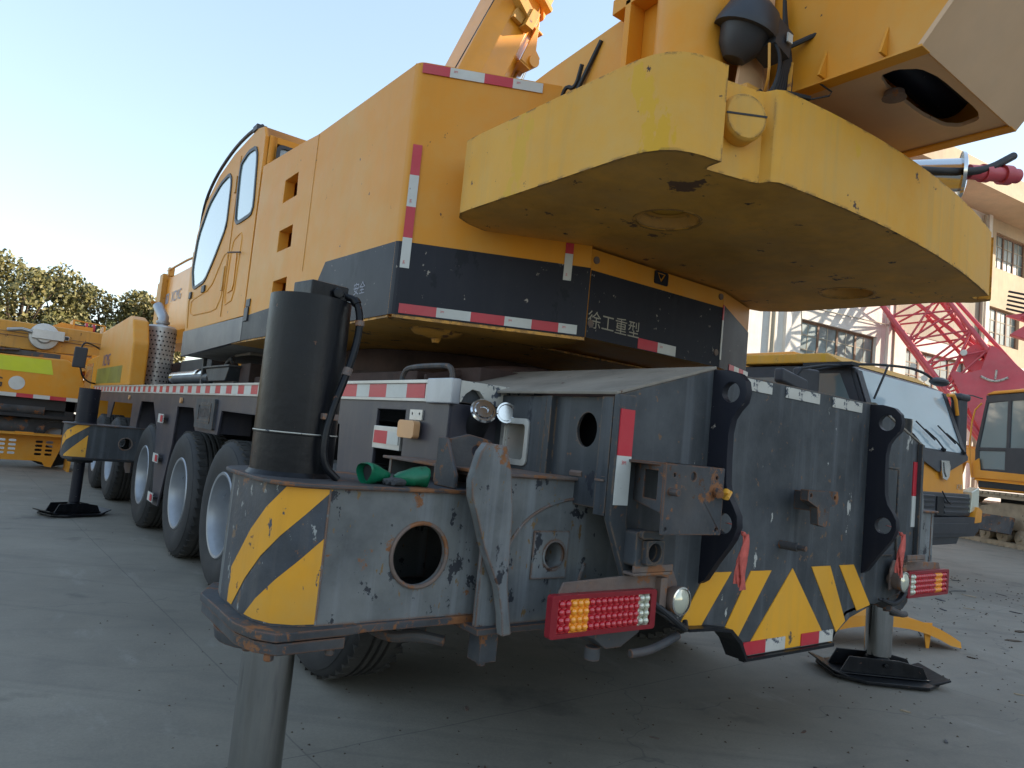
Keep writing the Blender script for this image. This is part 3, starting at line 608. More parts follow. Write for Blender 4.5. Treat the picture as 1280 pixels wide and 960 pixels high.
for sx in (-1,1):
    X=lambda x:x if sx<0 else mx(x)
    b=M(); b.prism([(X(1.70),.935),(X(1.72),.975),(X(2.30),1.0),(X(2.33),.95),(X(2.33),.84),(X(1.70),.84)],'y',1.8865,1.8975); b.box(*sorted((X(2.02),X(2.24))),1.84,1.898,.995,1.007); b.box(*sorted((X(2.02),X(2.24))),1.84,1.852,1.0075,1.035)
    b.box(*sorted((X(2.2),X(2.24))),1.86,1.93,.86,.98)
    P_(b,'lamp_bracket','rusty',bevel=.004)
    round_lamp((2.295 if sx<0 else 4.18,1.845,.892),(0,-1,0),.052,'rusty',crane)
    b=M(); b.tube(smooth([(X(2.19),1.88,.88),(X(2.24),1.84,.84),(X(2.30),1.83,.80),(X(2.36),1.85,.77),(X(2.40),1.89,.79)],2),.012,8); b.tube(smooth([(X(2.2),1.88,.86),(X(2.26),1.85,.83),(X(2.33),1.85,.78),(X(2.42),1.9,.79)],2),.007,6); P_(b,'cable','black')
    b=M(); b.prism([(X(1.96),.79),(X(2.20),.79),(X(2.20),.75),(X(2.10),.70),(X(2.02),.70),(X(1.96),.74)],'y',1.95,2.1); b.cyl((X(2.0),2.0,.65),(X(2.0),2.0,.70),.03); b.tube(smooth([(X(2.1),1.9,.69),(X(2.2),1.88,.70),(X(2.35),1.88,.745)],2),.018,8); P_(b,'tow_hook','grey_rust',bevel=.004)
# filler neck, cap, posts, reflector
b=M(); b.cyl((1.90,2.86,1.38),(1.835,2.66,1.565),.052,n=28); neck=P_(b,'filler_neck','black')
b=M(); ax=V((-.24,-.72,.42)).normalized(); c=V((1.834,2.655,1.568)); b.lathe([(.056,0),(.06,.0),(.062,.01),(.055,.016),(.045,.016),(.04,.022),(.02,.022),(.018,.014),(0,.014)],c,ax,28); build(b,'filler_cap','bright_metal',neck)
c=V((1.945,2.63,1.575)); ax=V((-.3,-.85,.1)).normalized(); b=M(); b.lathe([(0,-.01),(.042,-.008),(.048,0),(.048,.008),(.04,.008),(.036,0),(0,.0)],c,ax,28); b.prism([(1.985,1.60),(2.01,1.605),(1.99,1.57)],'y',2.60,2.615); b.cyl((1.885,2.65,1.57),(1.905,2.64,1.572),.01); build(b,'filler_lid','bright_metal',neck)
b=M(); b.box(1.71,2.0,2.741,2.76,1.02,1.594); P_(b,'rear_post','navy_side',bevel=.003)
b=M(); b.prism(rrect(2.955,3.115,1.415,1.50,.02),'x',1.655,1.69); m_=P_(b,'marker_lamp','amber_dull',bevel=.012,seg=3); b=M(); b.prism([(2.96,1.505),(3.08,1.505),(3.08,1.555),(2.96,1.555)],'x',1.696,1.7045,holes=[circ(2.985,1.535,.008,8),circ(3.055,1.535,.008,8)]); b.box(1.6905,1.7045,2.99,3.08,1.42,1.50); build(b,'lamp_plate','alu',m_)
b=M(); b.box(1.70,1.72,3.16,3.46,1.345,1.462); rf=P_(b,'reflector_board','alu',bevel=.003); b=M(); b.box(1.695,1.6995,3.29,3.44,1.372,1.438,1); b.box(1.695,1.6995,3.17,3.29,1.372,1.438,0); build(b,'reflective_tape',['tape_white','tape_red'],rf,weld=False)
# grab handle on deck
b=M(); b.tube(smooth([(1.80,3.40,1.69),(1.80,3.38,1.765),(1.80,3.30,1.785),(1.80,3.0,1.785),(1.80,2.90,1.775),(1.80,2.885,1.69)],2),.014,8); P_(b,'grab_handle','grey_paint')
# --- superstructure (slewing platform housing)
f1a,f1b=(1.70,3.40),(2.63,2.90); f2b=(3.825,2.90); f3b=(4.34,3.06)
b=M(); vents=[[(5.16,3.10),(5.46,3.10),(5.46,3.28),(5.18,3.28)],[(5.15,2.71),(5.45,2.71),(5.45,2.875),(5.16,2.875)],[(5.14,2.33),(5.45,2.33),(5.45,2.48),(5.15,2.48)]]
b.prism([(3.44,2.06),(6.10,2.06),(6.10,3.56),(5.14,3.50),(4.86,3.475),(3.44,3.46)],'x',1.70,1.78,0,holes=vents)
b.box(1.83,1.85,5.0,5.6,2.25,3.35)
# rounded vertical corner + facet 1 wall
def offs(p,q,k):
    d=V((q[0]-p[0],q[1]-p[1],0)).normalized(); return V((-d.y,d.x,0))*k
cor=[(1.70,3.44),(1.7015,3.425),(1.706,3.411),(1.715,3.399),(1.728,3.388)]
wall=[*cor,f1b]; inn=[(2.66,2.98),(1.79,3.44)]
b.prism(wall+inn,'z',2.06,3.46)
b.box(1.781,2.55,3.50,6.10,3.38,3.455); b.prism([(1.78,3.46),(2.62,3.0),(2.62,3.5),(1.78,3.5)],'z',3.38,3.455)
b.prism([(1.72,3.42),(2.63,2.95),(3.8,2.95),(4.3,3.1),(4.3,6.4),(1.72,6.4)],'z',2.065,2.10)
b.box(1.9,2.5,5.4,6.4,2.1,2.2)
sup=P_(b,'superstructure','yellow',bevel=.004)
b=M(); b.prism([f1b,f2b,(3.80,2.98),(2.66,2.98)],'z',2.06,2.56); b.prism([(3.8255,2.9005),f3b,(4.34,6.3),(4.26,6.3),(4.26,3.12),(3.80,2.98)],'z',2.06,2.56)
build(b,'rear_cowl','yellow',sup,bevel=.003)
b=M(); b.prism([(4.35,3.4),(4.35,6.2),(2.6,6.2),(2.6,3.4)],'z',2.5,2.9); build(b,'winch_frame','yellow_old',sup)
# black band
b=M(); b.prism([(3.44,2.058),(6.10,2.058),(6.10,2.262),(5.46,2.275),(4.72,2.29),(4.54,2.35),(4.42,2.485),(3.44,2.458)],'x',1.6965,1.6995)
wrap([(1.697,3.44),(1.699,3.425),(1.703,3.409),(1.713,3.396),(1.727,3.385),f1b],[[(0,2.058),(3,2.058),(3,2.44),(0.06,2.452),(0,2.458)]],.003,b)
wrap([f1b,f2b],[[(0.004,2.058),(3,2.058),(3,2.475),(0.004,2.438)]],.003,b)
wrap([f2b,f3b],[[(0,2.058),(3,2.058),(.7,2.36),(0,2.475)]],.003,b)
build(b,'black_band','navy',sup,weld=False,recalc=False)
b=M(); b.prism([f1a,f1b,(2.8,3.4),(1.75,3.5)],'z',2.04,2.0565); b.prism([(1.705,3.46),(4.3,3.46),(4.3,6.4),(1.705,6.4)],'z',2.045,2.0575); b.lathe([(.16,2.045),(.13,2.02),(.03,2.0),(.02,1.975),(0,1.975)],(2.1,3.6,0),(0,0,1),20)
build(b,'floor_plate','dark_red' if False else 'under_grime_lift',sup)
d1=V((f1b[0]-f1a[0],f1b[1]-f1a[1],0)).normalized(); n1=V((d1.y,-d1.x,0)); d2=V((1,0,0)); d3=V((f3b[0]-f2b[0],f3b[1]-f2b[1],0)).normalized()
Z=V((0,0,1))
def F1(x,z): return V((x,f1a[1]+(x-f1a[0])*d1.y/d1.x,z))+n1*.0035
tape(F1(1.728,2.066),d1,Z,[(.255,'r'),(.215,'w'),(.235,'r'),(.195,'w'),(.20,'r'),(.19-.1,'w')] if False else [(.20,'r'),(.185,'w'),(.185,'r'),(.15,'w'),(.15,'r'),(.105,'w')],.052,sup)
tape(F1(1.715,3.395),d1,Z,[(.15,'r'),(.19,'w'),(.16,'r'),(.17,'w')],.055,sup)
tape(F1(1.755,2.31),Z,-d1,[(.165,'w'),(.17,'r'),(.175,'w'),(.17,'r')],.05,sup)
tape(F1(2.535,2.36),Z,-d1,[(.15,'w'),(.06,'r')],.045,sup)
tape((3.05,2.8965,2.062),d2,Z,[(.17,'r'),(.165,'w')],.062,sup)
n3=V((d3.y,-d3.x,0)); p3=V((*f2b,0))
tape(p3+d3*.012+n3*.0035+V((0,0,2.11)),Z,-d3,[(.26,'w'),(.1,'r')],.02,sup,marks=False)
tape(p3+d3*.18+n3*.0035+V((0,0,2.066)),d3,Z,[(.1,'r'),(.1,'w'),(.1,'r'),(.1,'w')],.04,sup,marks=False)
text('徐工重型',(2.845,2.8965,2.165),d2,Z,.098,'ink_pale',sup)
text('安全',(1.6965,3.84,2.245),(0,-1,0),Z,.075,'ink_grey',sup)
# small emblem : dark rounded plate with a ring and a triangle
b=M(); b.prism(rrect(3.145,3.265,2.475,2.59-.035,.012),'y',2.893,2.899,holes=[[(3.165,2.545),(3.245,2.545),(3.205,2.487)]]); b.prism([(3.185,2.538),(3.225,2.538),(3.205,2.51)],'y',2.893,2.899)
build(b,'emblem','navy',sup)
for x,z in ((2.665,2.50),(3.79,2.52),(3.78,2.15),(2.66,2.14)): b=M(); b.cyl((x,2.90,z),(x,2.892,z),.021,n=14); build(b,'cowl_bolt','rusty',sup)
# seams, latches on the side
b=M(); b.box(1.697,1.6995,4.835,4.842,2.48,3.47); b.box(1.72,1.78,6.101,6.125,2.06,3.5); build(b,'panel_seam','yellow_old',sup)
b=M(); b.box(1.690,1.6995,5.96,6.06,2.335,2.40); b.box(1.685,1.6960,5.97,6.07,2.215,2.33); build(b,'latch','plastic',sup,bevel=.003)
# slewing ring and things between deck and platform
b=M(); b.cyl((CX,5.2,1.62),(CX,5.2,1.86),1.05,n=64); b.cyl((CX,5.2,1.861),(CX,5.2,2.04),.92,n=64)
for i in range(72):
    t=2*PI*i/72; b.obox((CX+1.05*math.cos(t),5.2+1.05*math.sin(t),1.65),(.04*math.cos(t),.04*math.sin(t),0),(-.03*math.sin(t),.03*math.cos(t),0),(0,0,.14))
P_(b,'slewing_ring','dark_red')
b=M(); b.box(2.2,4.2,3.25,3.6,1.70,1.84); b.box(2.0,2.5,3.6,6.6,1.70,1.80); b.box(1.95,4.4,6.6,6.9,1.70,1.92); b.tube(smooth([(2.0,3.5,1.75),(2.6,3.4,1.9),(3.4,3.4,1.85),(4.2,3.5,1.8)],2),.03); P_(b,'hose_tray','dark_red',bevel=.01)
b=M(); b.box(1.9,2.3,6.9,7.6,1.70,1.75); b.prism([(7.0,1.75),(7.6,1.75),(7.75,1.88),(6.9,1.88)],'x',1.85,2.3); b.box(1.83,2.32,6.85,7.8,1.88,1.90); b.box(1.9,1.94,8.1,8.15,1.70,2.1); b.tube([(1.95,9.6,1.80),(1.95,7.9,1.80)],.05,12,0); b.tube(smooth([(1.9,7.0,1.93),(1.95,7.2,1.99),(1.95,7.4,1.93)],2),.02)
P_(b,'deck_box','grey_paint',bevel=.006)
b=M(); b.cyl((2.0,9.9,1.83),(2.0,8.3,1.83),.07,n=20); b.cyl((2.0,8.6,1.83),(2.0,8.5,1.83),.085,n=20); P_(b,'air_tank','bright_metal')
# --- operator's cab
cabp=[(8.20,2.30),(8.215,2.56),(8.16,2.80),(8.25,3.05),(8.20,3.33),(8.02,3.60),(7.6,3.83),(7.1,3.93),(6.50,3.985),(6.44,3.95),(6.43,2.30)]
cabp=[(8.22,2.27),(8.30,2.6),(8.33,2.95),(8.26,3.33),(8.0,3.66),(7.6,3.84),(7.1,3.94),(6.40,3.985),(6.22,3.95),(6.15,3.85),(6.13,2.27)]
door=[(8.10,2.745),(8.235,2.945),(8.17,3.307),(7.86,3.60),(7.475,3.735),(7.12,3.76),(7.03,3.70),(7.0,3.606),(6.98,3.208),(7.29,2.935),(7.62,2.745),(8.02,2.715)]
quart=[(6.80,3.77),(6.60,3.825),(6.38,3.81),(6.30,3.716),(6.225,3.24),(6.277,3.17),(6.68,3.165),(6.765,3.223),(6.82,3.669)]
door=[(p[0]+.06 if p[0]<7.3 else p[0]-.0,p[1]) for p in door]
b=M(); b.prism(cabp,'x',1.70,1.735,0,holes=[door,quart]); b.prism(cabp,'x',2.45,2.48,0,holes=[door,quart])
def strip(pts,x0,x1,th):  # shell along the profile
    for p,q in zip(pts,pts[1:]):
        n=V((0,q[1]-p[1],-(q[0]-p[0]))).normalized(); n=V((0,-n.y,-n.z)) ; 
        b.add([(x0,p[0],p[1]),(x1,p[0],p[1]),(x1,q[0],q[1]),(x0,q[0],q[1])],[(0,1,2,3)],0)
strip(cabp[3:10],1.735,2.45,0); b.box(1.735,2.45,6.13,8.2,2.27,2.29); b.box(1.735,1.80,6.13,6.15,2.27,3.86); b.box(2.36,2.45,6.13,6.15,2.27,3.86); b.box(1.80,2.36,6.13,6.15,2.27,3.50)
b.box(1.80,2.36,6.13,6.15,3.80,3.86)
cab=P_(b,'operator_cab','yellow',bevel=.006,sharp=30)
def grow(pts,k):
    cy=sum(p[0] for p in pts)/len(pts); cz=sum(p[1] for p in pts)/len(pts)
    out=[]
    n=len(pts)
    for i in range(n):
        a,c,d=V((*pts[i-1],0)),V((*pts[i],0)),V((*pts[(i+1)%n],0))
        e1=(c-a).normalized(); e2=(d-c).normalized(); nn=(V((e1.y,-e1.x,0))+V((e2.y,-e2.x,0))).normalized()
        if nn.dot(c-V((cy,cz,0)))<0: nn=-nn
        out.append((c.x+nn.x*k,c.y+nn.y*k))
    return out
def chaikin(pts,k=1):
    for _ in range(k):
        q=[]
        for i in range(len(pts)):
            a,c=pts[i],pts[(i+1)%len(pts)]; q+=[(a[0]*.85+c[0]*.15,a[1]*.85+c[1]*.15),(a[0]*.15+c[0]*.85,a[1]*.15+c[1]*.85)]
        pts=q
    return pts
for nm,pp in (('door_window',door),('quarter_window',quart)):
    q=chaikin(pp,1); b=M(); b.prism(grow(q,.012),'x',1.690,1.7275,holes=[grow(q,-.022)]); f=build(b,nm,'plastic',cab,bevel=.002)
    b=M(); b.prism(grow(q,-.018),'x',1.700,1.706); build(b,'glass_pane','cab_glass',f)
b=M(); b.prism(rrect(1.80,2.36,3.50,3.80,.05),'y',6.118,6.13,holes=[rrect(1.83,2.33,3.53,3.77,.04)]); f=build(b,'rear_window','plastic',cab); b=M(); b.prism(rrect(1.82,2.34,3.52,3.79,.04),'y',6.135,6.14); build(b,'glass_pane','glass',f)
b=M(); n=0
for p,q in zip(cabp[1:4],cabp[2:5]): b.add([(1.74,p[0]-.0,p[1]),(2.44,p[0],p[1]),(2.44,q[0],q[1]),(1.74,q[0],q[1])],[(0,1,2,3)])
build(b,'windscreen','glass',cab)
# door panel pressings
def rib(pts,r,nm,mt='yellow',cl=True,x=1.698,par=None): 
    b=M(); b.tube([(x+.006,*p) for p in chaikin(pts,1)],r,8,0,closed=True); return build(b,nm,mt,par or cab)
rib([(8.09,2.60),(7.35,2.64),(6.98,2.93),(6.86,2.93),(6.90,2.52),(7.05,2.40),(8.06,2.43)],.011,'door_pressing')
rib([(6.76,2.92),(6.72,3.02),(6.52,3.06),(6.46,3.0),(6.50,2.45),(6.78,2.42)],.011,'panel_pressing')
b=M(); b.prism(chaikin([(6.70,2.84),(6.55,2.90),(6.53,2.54),(6.72,2.52)],1),'x',1.692,1.70); build(b,'side_hatch','yellow',cab,bevel=.004)
b=M(); b.tube([(1.697,8.12,2.30),(1.697,8.20,2.6),(1.697,8.10,2.68)],.005); b.box(1.694,1.6995,6.835,6.845,2.32,3.85); build(b,'door_seam','yellow_old',cab)
b=M(); b.box(1.682,1.6995,7.55,7.66,2.63,2.70); b.box(1.682,1.6995,8.1,8.18,2.62,2.69); build(b,'door_handle','plastic',cab,bevel=.003)
for q in ((6.88,6.93,2.57,2.80),(6.86,6.90,3.50,3.66)): b=M(); b.box(1.685,1.6995,*q); build(b,'hinge','yellow_old',cab,bevel=.003)
b=M(); b.tube(smooth([(1.69,6.42,2.86),(1.64,6.50,2.86),(1.62,6.56,2.862)],1),.008,6); build(b,'latch_rod','rusty',cab)
b=M(); b.tube(smooth([(1.73,8.27,3.36),(1.70,8.10,3.66),(1.69,7.7,3.86),(1.69,7.1,3.99),(1.70,6.6,4.02),(1.74,6.42,4.03)],2),.016,8); b.box(1.69,1.78,6.42,6.54,3.985,4.035); build(b,'roof_rail','plastic',cab)
b=M(); b.prism([(6.103,2.055),(8.23,2.00),(8.26,2.272),(6.103,2.262)],'x',1.694,1.735); build(b,'sill_band','navy_side',cab,bevel=.003)
b=M(); b.prism([(6.13,2.05),(8.22,2.01),(8.22,2.06),(6.43,2.08)],'x',1.736,2.6); b.box(2.0,2.3,6.8,7.3,2.01,2.04); build(b,'cab_floor','dusty_top',cab)
b=M(); b.box(1.85,2.35,6.7,7.2,2.6,3.3); b.box(1.85,2.35,6.7,7.3,2.5,2.6); build(b,'seat','black',cab,bevel=.04)
# --- boom
bx0,bx1=2.74,3.70
prof=[(bx0,4.2),(bx0,3.42),(bx0+.06,3.12),(bx0+.2,2.92),(CX-.1,2.83),(CX,2.82),(CX+.1,2.83),(bx1-.2,2.92),(bx1-.06,3.12),(bx1,3.42),(bx1,4.2),(bx1-.05,4.25),(bx0+.05,4.25)]
def boomseg(y0,y1,dz0,dz1,pr=prof,k=1):
    b=M(); n=len(pr); 
    A=[((x-CX)*k+CX,y0,z+dz0) for x,z in pr]; B=[((x-CX)*k+CX,y1,z+dz1) for x,z in pr]
    b.add(A+B,[(i,(i+1)%n,n+(i+1)%n,n+i) for i in range(n)]+[tuple(range(n)),tuple(range(n,2*n))]); return b
b=boomseg(3.6,15.6,-.36,-.24); boom=P_(b,'boom','yellow_new',sharp=20)
b=boomseg(15.5,15.62,-.2,-.2,k=1.05); b.box(2.64,2.74,15.3,15.6,2.5,4.05); b.cyl((2.55,15.7,3.5),(3.9,15.7,3.5),.03); build(b,'boom_collar','yellow_old',boom,bevel=.01)
b=boomseg(15.63,16.6,-.16,-.18,k=.9); build(b,'boom_section','yellow_old',boom,sharp=20)
b=M(); b.tube([(2.74,12.6,4.06),(2.70,13.6,4.08),(2.70,15.2,4.10)],.02); 
for y in (13.0,15.0): b.box(2.68,2.78,y,y+.12,3.98,4.14)
build(b,'boom_rail','yellow_old',boom)
text('XCMG',(2.735,14.35,3.53),(0,-1,-.015),Z,.20,'ink_grey',boom,th=.003)
b=M(); b.prism(rrect(15.0,15.25,3.44,3.64,.02),'x',2.733,2.7395,holes=[[(15.05,3.6),(15.2,3.6),(15.125,3.48)]]); build(b,'emblem','ink_grey',boom)
# boom tail: box with a rising underside
ph=[(3.6,3.13),(1.235,3.13),(.55,4.0),(.55,5.2),(1.9,5.2),(2.6,3.85),(3.6,3.80)]
b=M()
for x0,x1 in ((bx0,bx0+.02),(bx1-.02,bx1)): b.prism(ph,'x',x0,x1,holes=[circ(1.42,3.62,.10,24)] if x0<3 else ())
b.box(bx0-.012,bx0+.06,1.237,3.6,3.118,3.1295); b.box(bx1-.06,bx1+.012,1.237,3.6,3.118,3.1295)
hole=[(2.859, 1.461), (2.853, 1.392), (2.908, 1.322), (3.028, 1.295), (3.415, 1.293), (3.514, 1.322), (3.536, 1.411), (3.483, 1.46), (3.296, 1.488), (2.989, 1.488)]
b.box(bx0+.02,bx1-.02,.56,1.9,5.1,5.12); b.box(bx0+.02,bx1-.02,.55,.57,4.0,5.1)
bt=build(b,'boom_tail','yellow',boom,bevel=.003)
b=M(); b.prism([(bx0+.021,1.237),(bx1-.021,1.237),(bx1-.021,3.6),(bx0+.021,3.6)],'z',3.1305,3.15,holes=[chaikin(hole,1)]); b.obox((bx0-.010,1.240,3.118),(bx1-bx0+.02,0,0),(0,-.69,.885),(0,.016,.012)); build(b,'underside_plate','pink_paint_flare',boom)
b=M(); b.box(bx0+.03,bx1-.03,1.2,3.5,3.60,3.62); b.cyl((bx0+.03,1.52,3.36),(bx1-.03,1.52,3.36),.10,n=24); b.cyl((bx0+.2,1.36,3.25),(bx1-.2,1.36,3.25),.03); build(b,'inner_cylinder','navy',boom)
b=M(); b.lathe([(.04,0),(.045,-.02),(.05,-.03),(0,-.035)],(3.02,1.475,3.128),(0,0,1),14); build(b,'grease_cap','rusty',boom)
for y in (1.64,1.38): b=M(); b.prism([(bx0,3.131),(bx0-.055,3.131),(bx0,3.26)],'y',y-.006,y+.006) ; build(b,'gusset','yellow',boom,bevel=.002)
b=M(); b.lathe([(.10,0),(.12,0),(.125,-.012),(.10,-.012)],(bx0,1.42,3.62),(1,0,0),28); build(b,'pivot_ring','yellow',boom); b=M(); b.cyl((bx0-.03,1.0,3.46),(bx0,1.0,3.46),.016); build(b,'stop_bolt','yellow',boom)
# support plates and column between boom and counterweight
b=M(); b.prism([(4.6,3.0),(3.9,3.52),(3.42,3.56),(3.15,3.60),(2.58,3.66),(2.2,3.70),(1.98,3.70),(1.98,2.965),(4.6,2.965)],'x',2.40,2.43); b.box(2.30,2.40,2.42,2.46,2.97,3.66); b.prism([(2.1,3.70),(2.55,3.70),(2.55,3.62),(2.1,3.66)],'x',2.30,2.40)
b.box(2.34,2.40,2.9,2.93,2.97,3.3)
tp_=P_(b,'turret_plate','yellow',bevel=.005)
b=M(); b.cyl((2.375,2.86,3.36),(2.395,2.72,3.60),.013,n=6); b.tube(smooth([(2.38,3.0,3.3),(2.36,2.95,3.42),(2.38,2.88,3.38),(2.37,2.83,3.5)],2),.012,6); b.cyl((2.38,2.98,3.28),(2.38,2.98,3.34),.03,n=10); build(b,'cable_clamp','black',tp_)
b=M(); b.lathe([(.0,4.4),(.17,4.4),(.17,2.97)],(2.42,2.12,0),(0,0,1),36); b.prism([(2.62,2.98),(2.735,2.98),(2.735,4.3),(2.66,4.3)],'y',1.98,2.0); b.box(2.60,2.735,1.99,2.3,2.97,4.4); o=P_(b,'turret_column','yellow',sharp=35)
b=M(); b.prism([(2.47,3.0),(2.72,3.0),(2.72,4.3),(2.66,4.3)],'y',1.90,1.915); b.obox((2.665,1.895,3.0),(.012,0,0),(0,.08,0),(0,0,1.2)); build(b,'cable_plate','pink_paint_flare',o,bevel=.002)
# junction box, dome lamp, cables at the back of the boom
b=M(); b.obox((2.42,1.80,2.965),(.24,-.02,.0),(0,.10,0),(0,0,.09)); g=P_(b,'valve_block','yellow_old',bevel=.008)
b=M(); b.cyl((2.48,1.80,3.02),(2.48,1.77,3.02),.014,n=10); build(b,'fitting','black',g); b=M(); b.cyl((2.58,1.79,3.01),(2.58,1.76,3.01),.014,n=10); build(b,'fitting','black',g)
b=M(); b.lathe([(.0,.12),(.07,.115),(.115,.08),(.135,.02),(.142,0),(.142,-.02),(.11,-.02),(.09,-.09),(.05,-.14),(0,-.15)],(2.47,1.86,3.335),(.1,-.35,1),28); b.obox((2.51,1.74,3.245),(.11,0,-.03),(0,.12,0),(.02,0,.12)); P_(b,'warning_horn','plastic',bevel=0)
b=M(); b.box(2.575,2.61,1.722,1.729,3.27,3.31); P_(b,'sticker','tape_white')
b=M(); 
for k in range(7):
    o=.018*k; b.tube(smooth([(2.70+.004*k,1.84,3.60-.02*k),(2.66+o*.3,1.80,3.36),(2.64+o*.5,1.78,3.24),(2.59+o,1.77,3.08),(2.57+o*.6,1.80,2.99)],2),.0085,6)
b.tube(smooth([(2.52,1.80,3.32),(2.53,1.72,3.2),(2.50,1.71,3.05),(2.47,1.75,2.97)],2),.008,6); b.tube(smooth([(2.66,1.80,3.30),(2.85,1.62,3.44),(3.0,1.6,3.52)],2),.01,6); b.tube(smooth([(2.64,1.80,3.28),(2.82,1.63,3.42),(3.0,1.6,3.49)],2),.01,6)
b.tube([(2.60,1.77,3.07),(2.735,1.70,3.065)],.011,8); b.tube(smooth([(2.735,1.70,3.06),(2.80,1.62,3.08),(2.74,1.66,3.12)],1),.004,6); b.tube(smooth([(2.27,1.95,2.975),(2.24,1.9,3.05),(2.30,1.86,3.06),(2.38,1.85,3.01)],2),.009,6)
P_(b,'cable_bundle','black')
b=M(); b.tube(smooth([(2.53,1.79,3.04),(2.47,1.73,3.08),(2.47,1.74,3.22)],1),.006,6); b.tube(smooth([(2.66,1.76,3.0),(2.665,1.76,3.14),(2.70,1.78,3.24)],1),.01,6); P_(b,'yellow_hose','yellow_old')
# hydraulic coupling seen below the boom tail on the right
b=M(); b.lathe([(0,0),(.10,0),(.135,.01),(.14,.03),(.10,.035),(.10,.30),(0,.30)],(4.62,1.80,3.33),(-.5,.86,.02),28); w=P_(b,'winch_motor','bright_metal',sharp=35)
b=M(); b.lathe([(.03,0),(.045,0),(.045,.10),(.055,.10),(.055,.14),(.045,.14),(.045,.24),(.06,.24),(.06,.30),(.045,.30),(.045,.36),(0,.36)],(4.63,1.79,3.35),(.9,-.42,.10),18); build(b,'red_coupling','dark_red' if False else 'red_boom',w)
b=M(); b.tube(smooth([(4.20,1.95,3.27),(4.45,1.82,3.30),(4.70,1.72,3.36),(4.95,1.66,3.52)],3),.024,10); b.tube(smooth([(4.2,2.1,3.5),(4.35,1.98,3.32),(4.25,1.9,3.24)],2),.02,8); build(b,'hose','black',w)
b=M(); b.box(4.42,4.66,1.98,2.4,2.957,3.22); b.prism([(1.9,3.22),(2.4,3.22),(2.4,3.40),(2.02,3.40)],'x',4.42,4.66); b.box(4.0,4.419,1.92,2.6,2.96,3.06); b.cyl((4.2,2.0,3.05),(4.2,2.5,3.2),.09); P_(b,'winch_base','yellow_old',bevel=.01)
# --- counterweight
cz0,cz1=2.573,2.955
plan=[(2.40,3.19),(2.20,3.20),(2.07,3.19),(1.96,3.165),(1.88,3.12),(1.838,3.05),(1.835,2.96),(1.858,1.98),(1.862,1.90),(1.875,1.83),(1.898,1.775),(1.935,1.732),(1.98,1.703),(2.035,1.684),(2.125,1.668),(2.133,1.735),(2.148,1.755),(2.355,1.70),(2.385,1.685),(2.40,1.64),(2.43,1.618)]
import itertools
arc=[(2.43+(4.66-2.43)*t, 1.622-.082*math.sin(PI*min(1,(t)*.95+.02))+.055*t) for t in [i/16 for i in range(1,17)]]
arc=[(x,1.622-.075*(1-((x-3.35)/.93)**2)+.0) if x<3.35 else (x,1.547+.115*((x-3.35)/1.33)**2) for x,_ in arc]
plan+=arc+[(4.66,1.75),(4.74,1.75),(4.755,1.68),(4.80,1.70),(4.81,1.80),(4.72,1.95),(4.60,2.9),(4.50,3.08),(4.30,3.15),(4.1,3.16)]
b=M(); b.prism(plan,'z',cz0,cz1,0,holes=[circ(2.53,2.28,.15,36),circ(4.25,2.30,.15,36)],blind=.06)
b.m=[1 if all(abs(b.v[i].z-cz0)<.0005 for i in f) else 0 for f in b.f]
cw=P_(b,'counterweight',['yellow_pale','under_grime_lift'],bevel=.008,sharp=30)
for cx,cy in ((2.53,2.28),(4.25,2.30)):
    b=M(); b.lathe([(.151,.0),(.165,-.001),(.17,.003)],(cx,cy,cz0-.001),(0,0,1),36); b.lathe([(.149,.004),(.12,.05),(.09,.056)],(cx,cy,cz0),(0,0,1),36); build(b,'lifting_recess','under_grime_lift',cw)
bax=V((.36,.93,0)).normalized(); b=M(); b.lathe([(0,-.055),(.085,-.055),(.093,-.048),(.096,-.04),(.096,.03)],(2.268,1.712,2.795),bax,40); boss=build(b,'locking_pin','yellow_pale',cw,bevel=0,sharp=35)
b=M(); bu=V((.93,-.36,0)); b.obox(V((2.268,1.712,2.80))-bax*.0575-bu*.09+V((0,0,-.012)),bu*.18+V((0,0,.018)),bax*.004,(0,0,.008)); build(b,'pin_slot','black',boss)
b=M(); b.box(2.1,4.4,2.2,3.1,2.957,3.0); build(b,'counterweight_frame','yellow_old',cw)
# --- engine cover and silencer on the front deck
b=M(); b.prism([(12.2,1.70),(15.6,1.70),(15.6,2.2),(15.3,2.75),(13.6,2.93),(12.7,2.78),(12.35,2.3),(12.2,2.0)] if False else [(11.70,1.70),(15.3,1.70),(15.3,2.72),(12.35,2.80),(12.05,2.72),(11.75,2.35)],'x',1.75,1.98)
ec=P_(b,'engine_cover','yellow',bevel=.035,seg=3)
b=M(); b.box(1.7465,1.7495,12.4,15.2,1.75,2.02); build(b,'black_band','olive',ec); text('XCMG',(1.7465,14.2,2.16),(0,-1,0),Z,.2,'blue_ink',ec)
b=M(); b.lathe([(0,2.72),(.19,2.72),(.22,2.69),(.22,1.70)],(2.24,12.45,0),(0,0,1),48); b2=b; mu=P_(b,'silencer','alu',sharp=35)
b=M()
for j in range(13):
    for i in range(24):
        t=2*PI*(i+.5*(j%2))/24
        if math.sin(t)>.75: continue
        c=V((2.24+.2205*math.cos(t),12.45+.2205*math.sin(t),1.77+j*.07)); nr=V((math.cos(t),math.sin(t),0)); b.cyl(c,c+nr*.002,.014,n=8)
o=build(b,'vent_holes','black',mu); o['kind']='stuff'
b=M(); b.tube([(2.24,12.45,2.72),(2.24,12.45,2.86),(2.18,12.70,3.06)],.08,20); b.lathe([(.085,0),(.10,0),(.10,.04),(.085,.04)],(2.24,12.45,2.76),(0,0,1),20); build(b,'exhaust_pipe','steel',mu,sharp=50)
b=M(); b.box(2.6,3.9,10.5,15.2,1.70,2.2); b.box(2.2,2.6,9.0,10.6,1.7,2.1); P_(b,'engine_bay','black',bevel=.02)
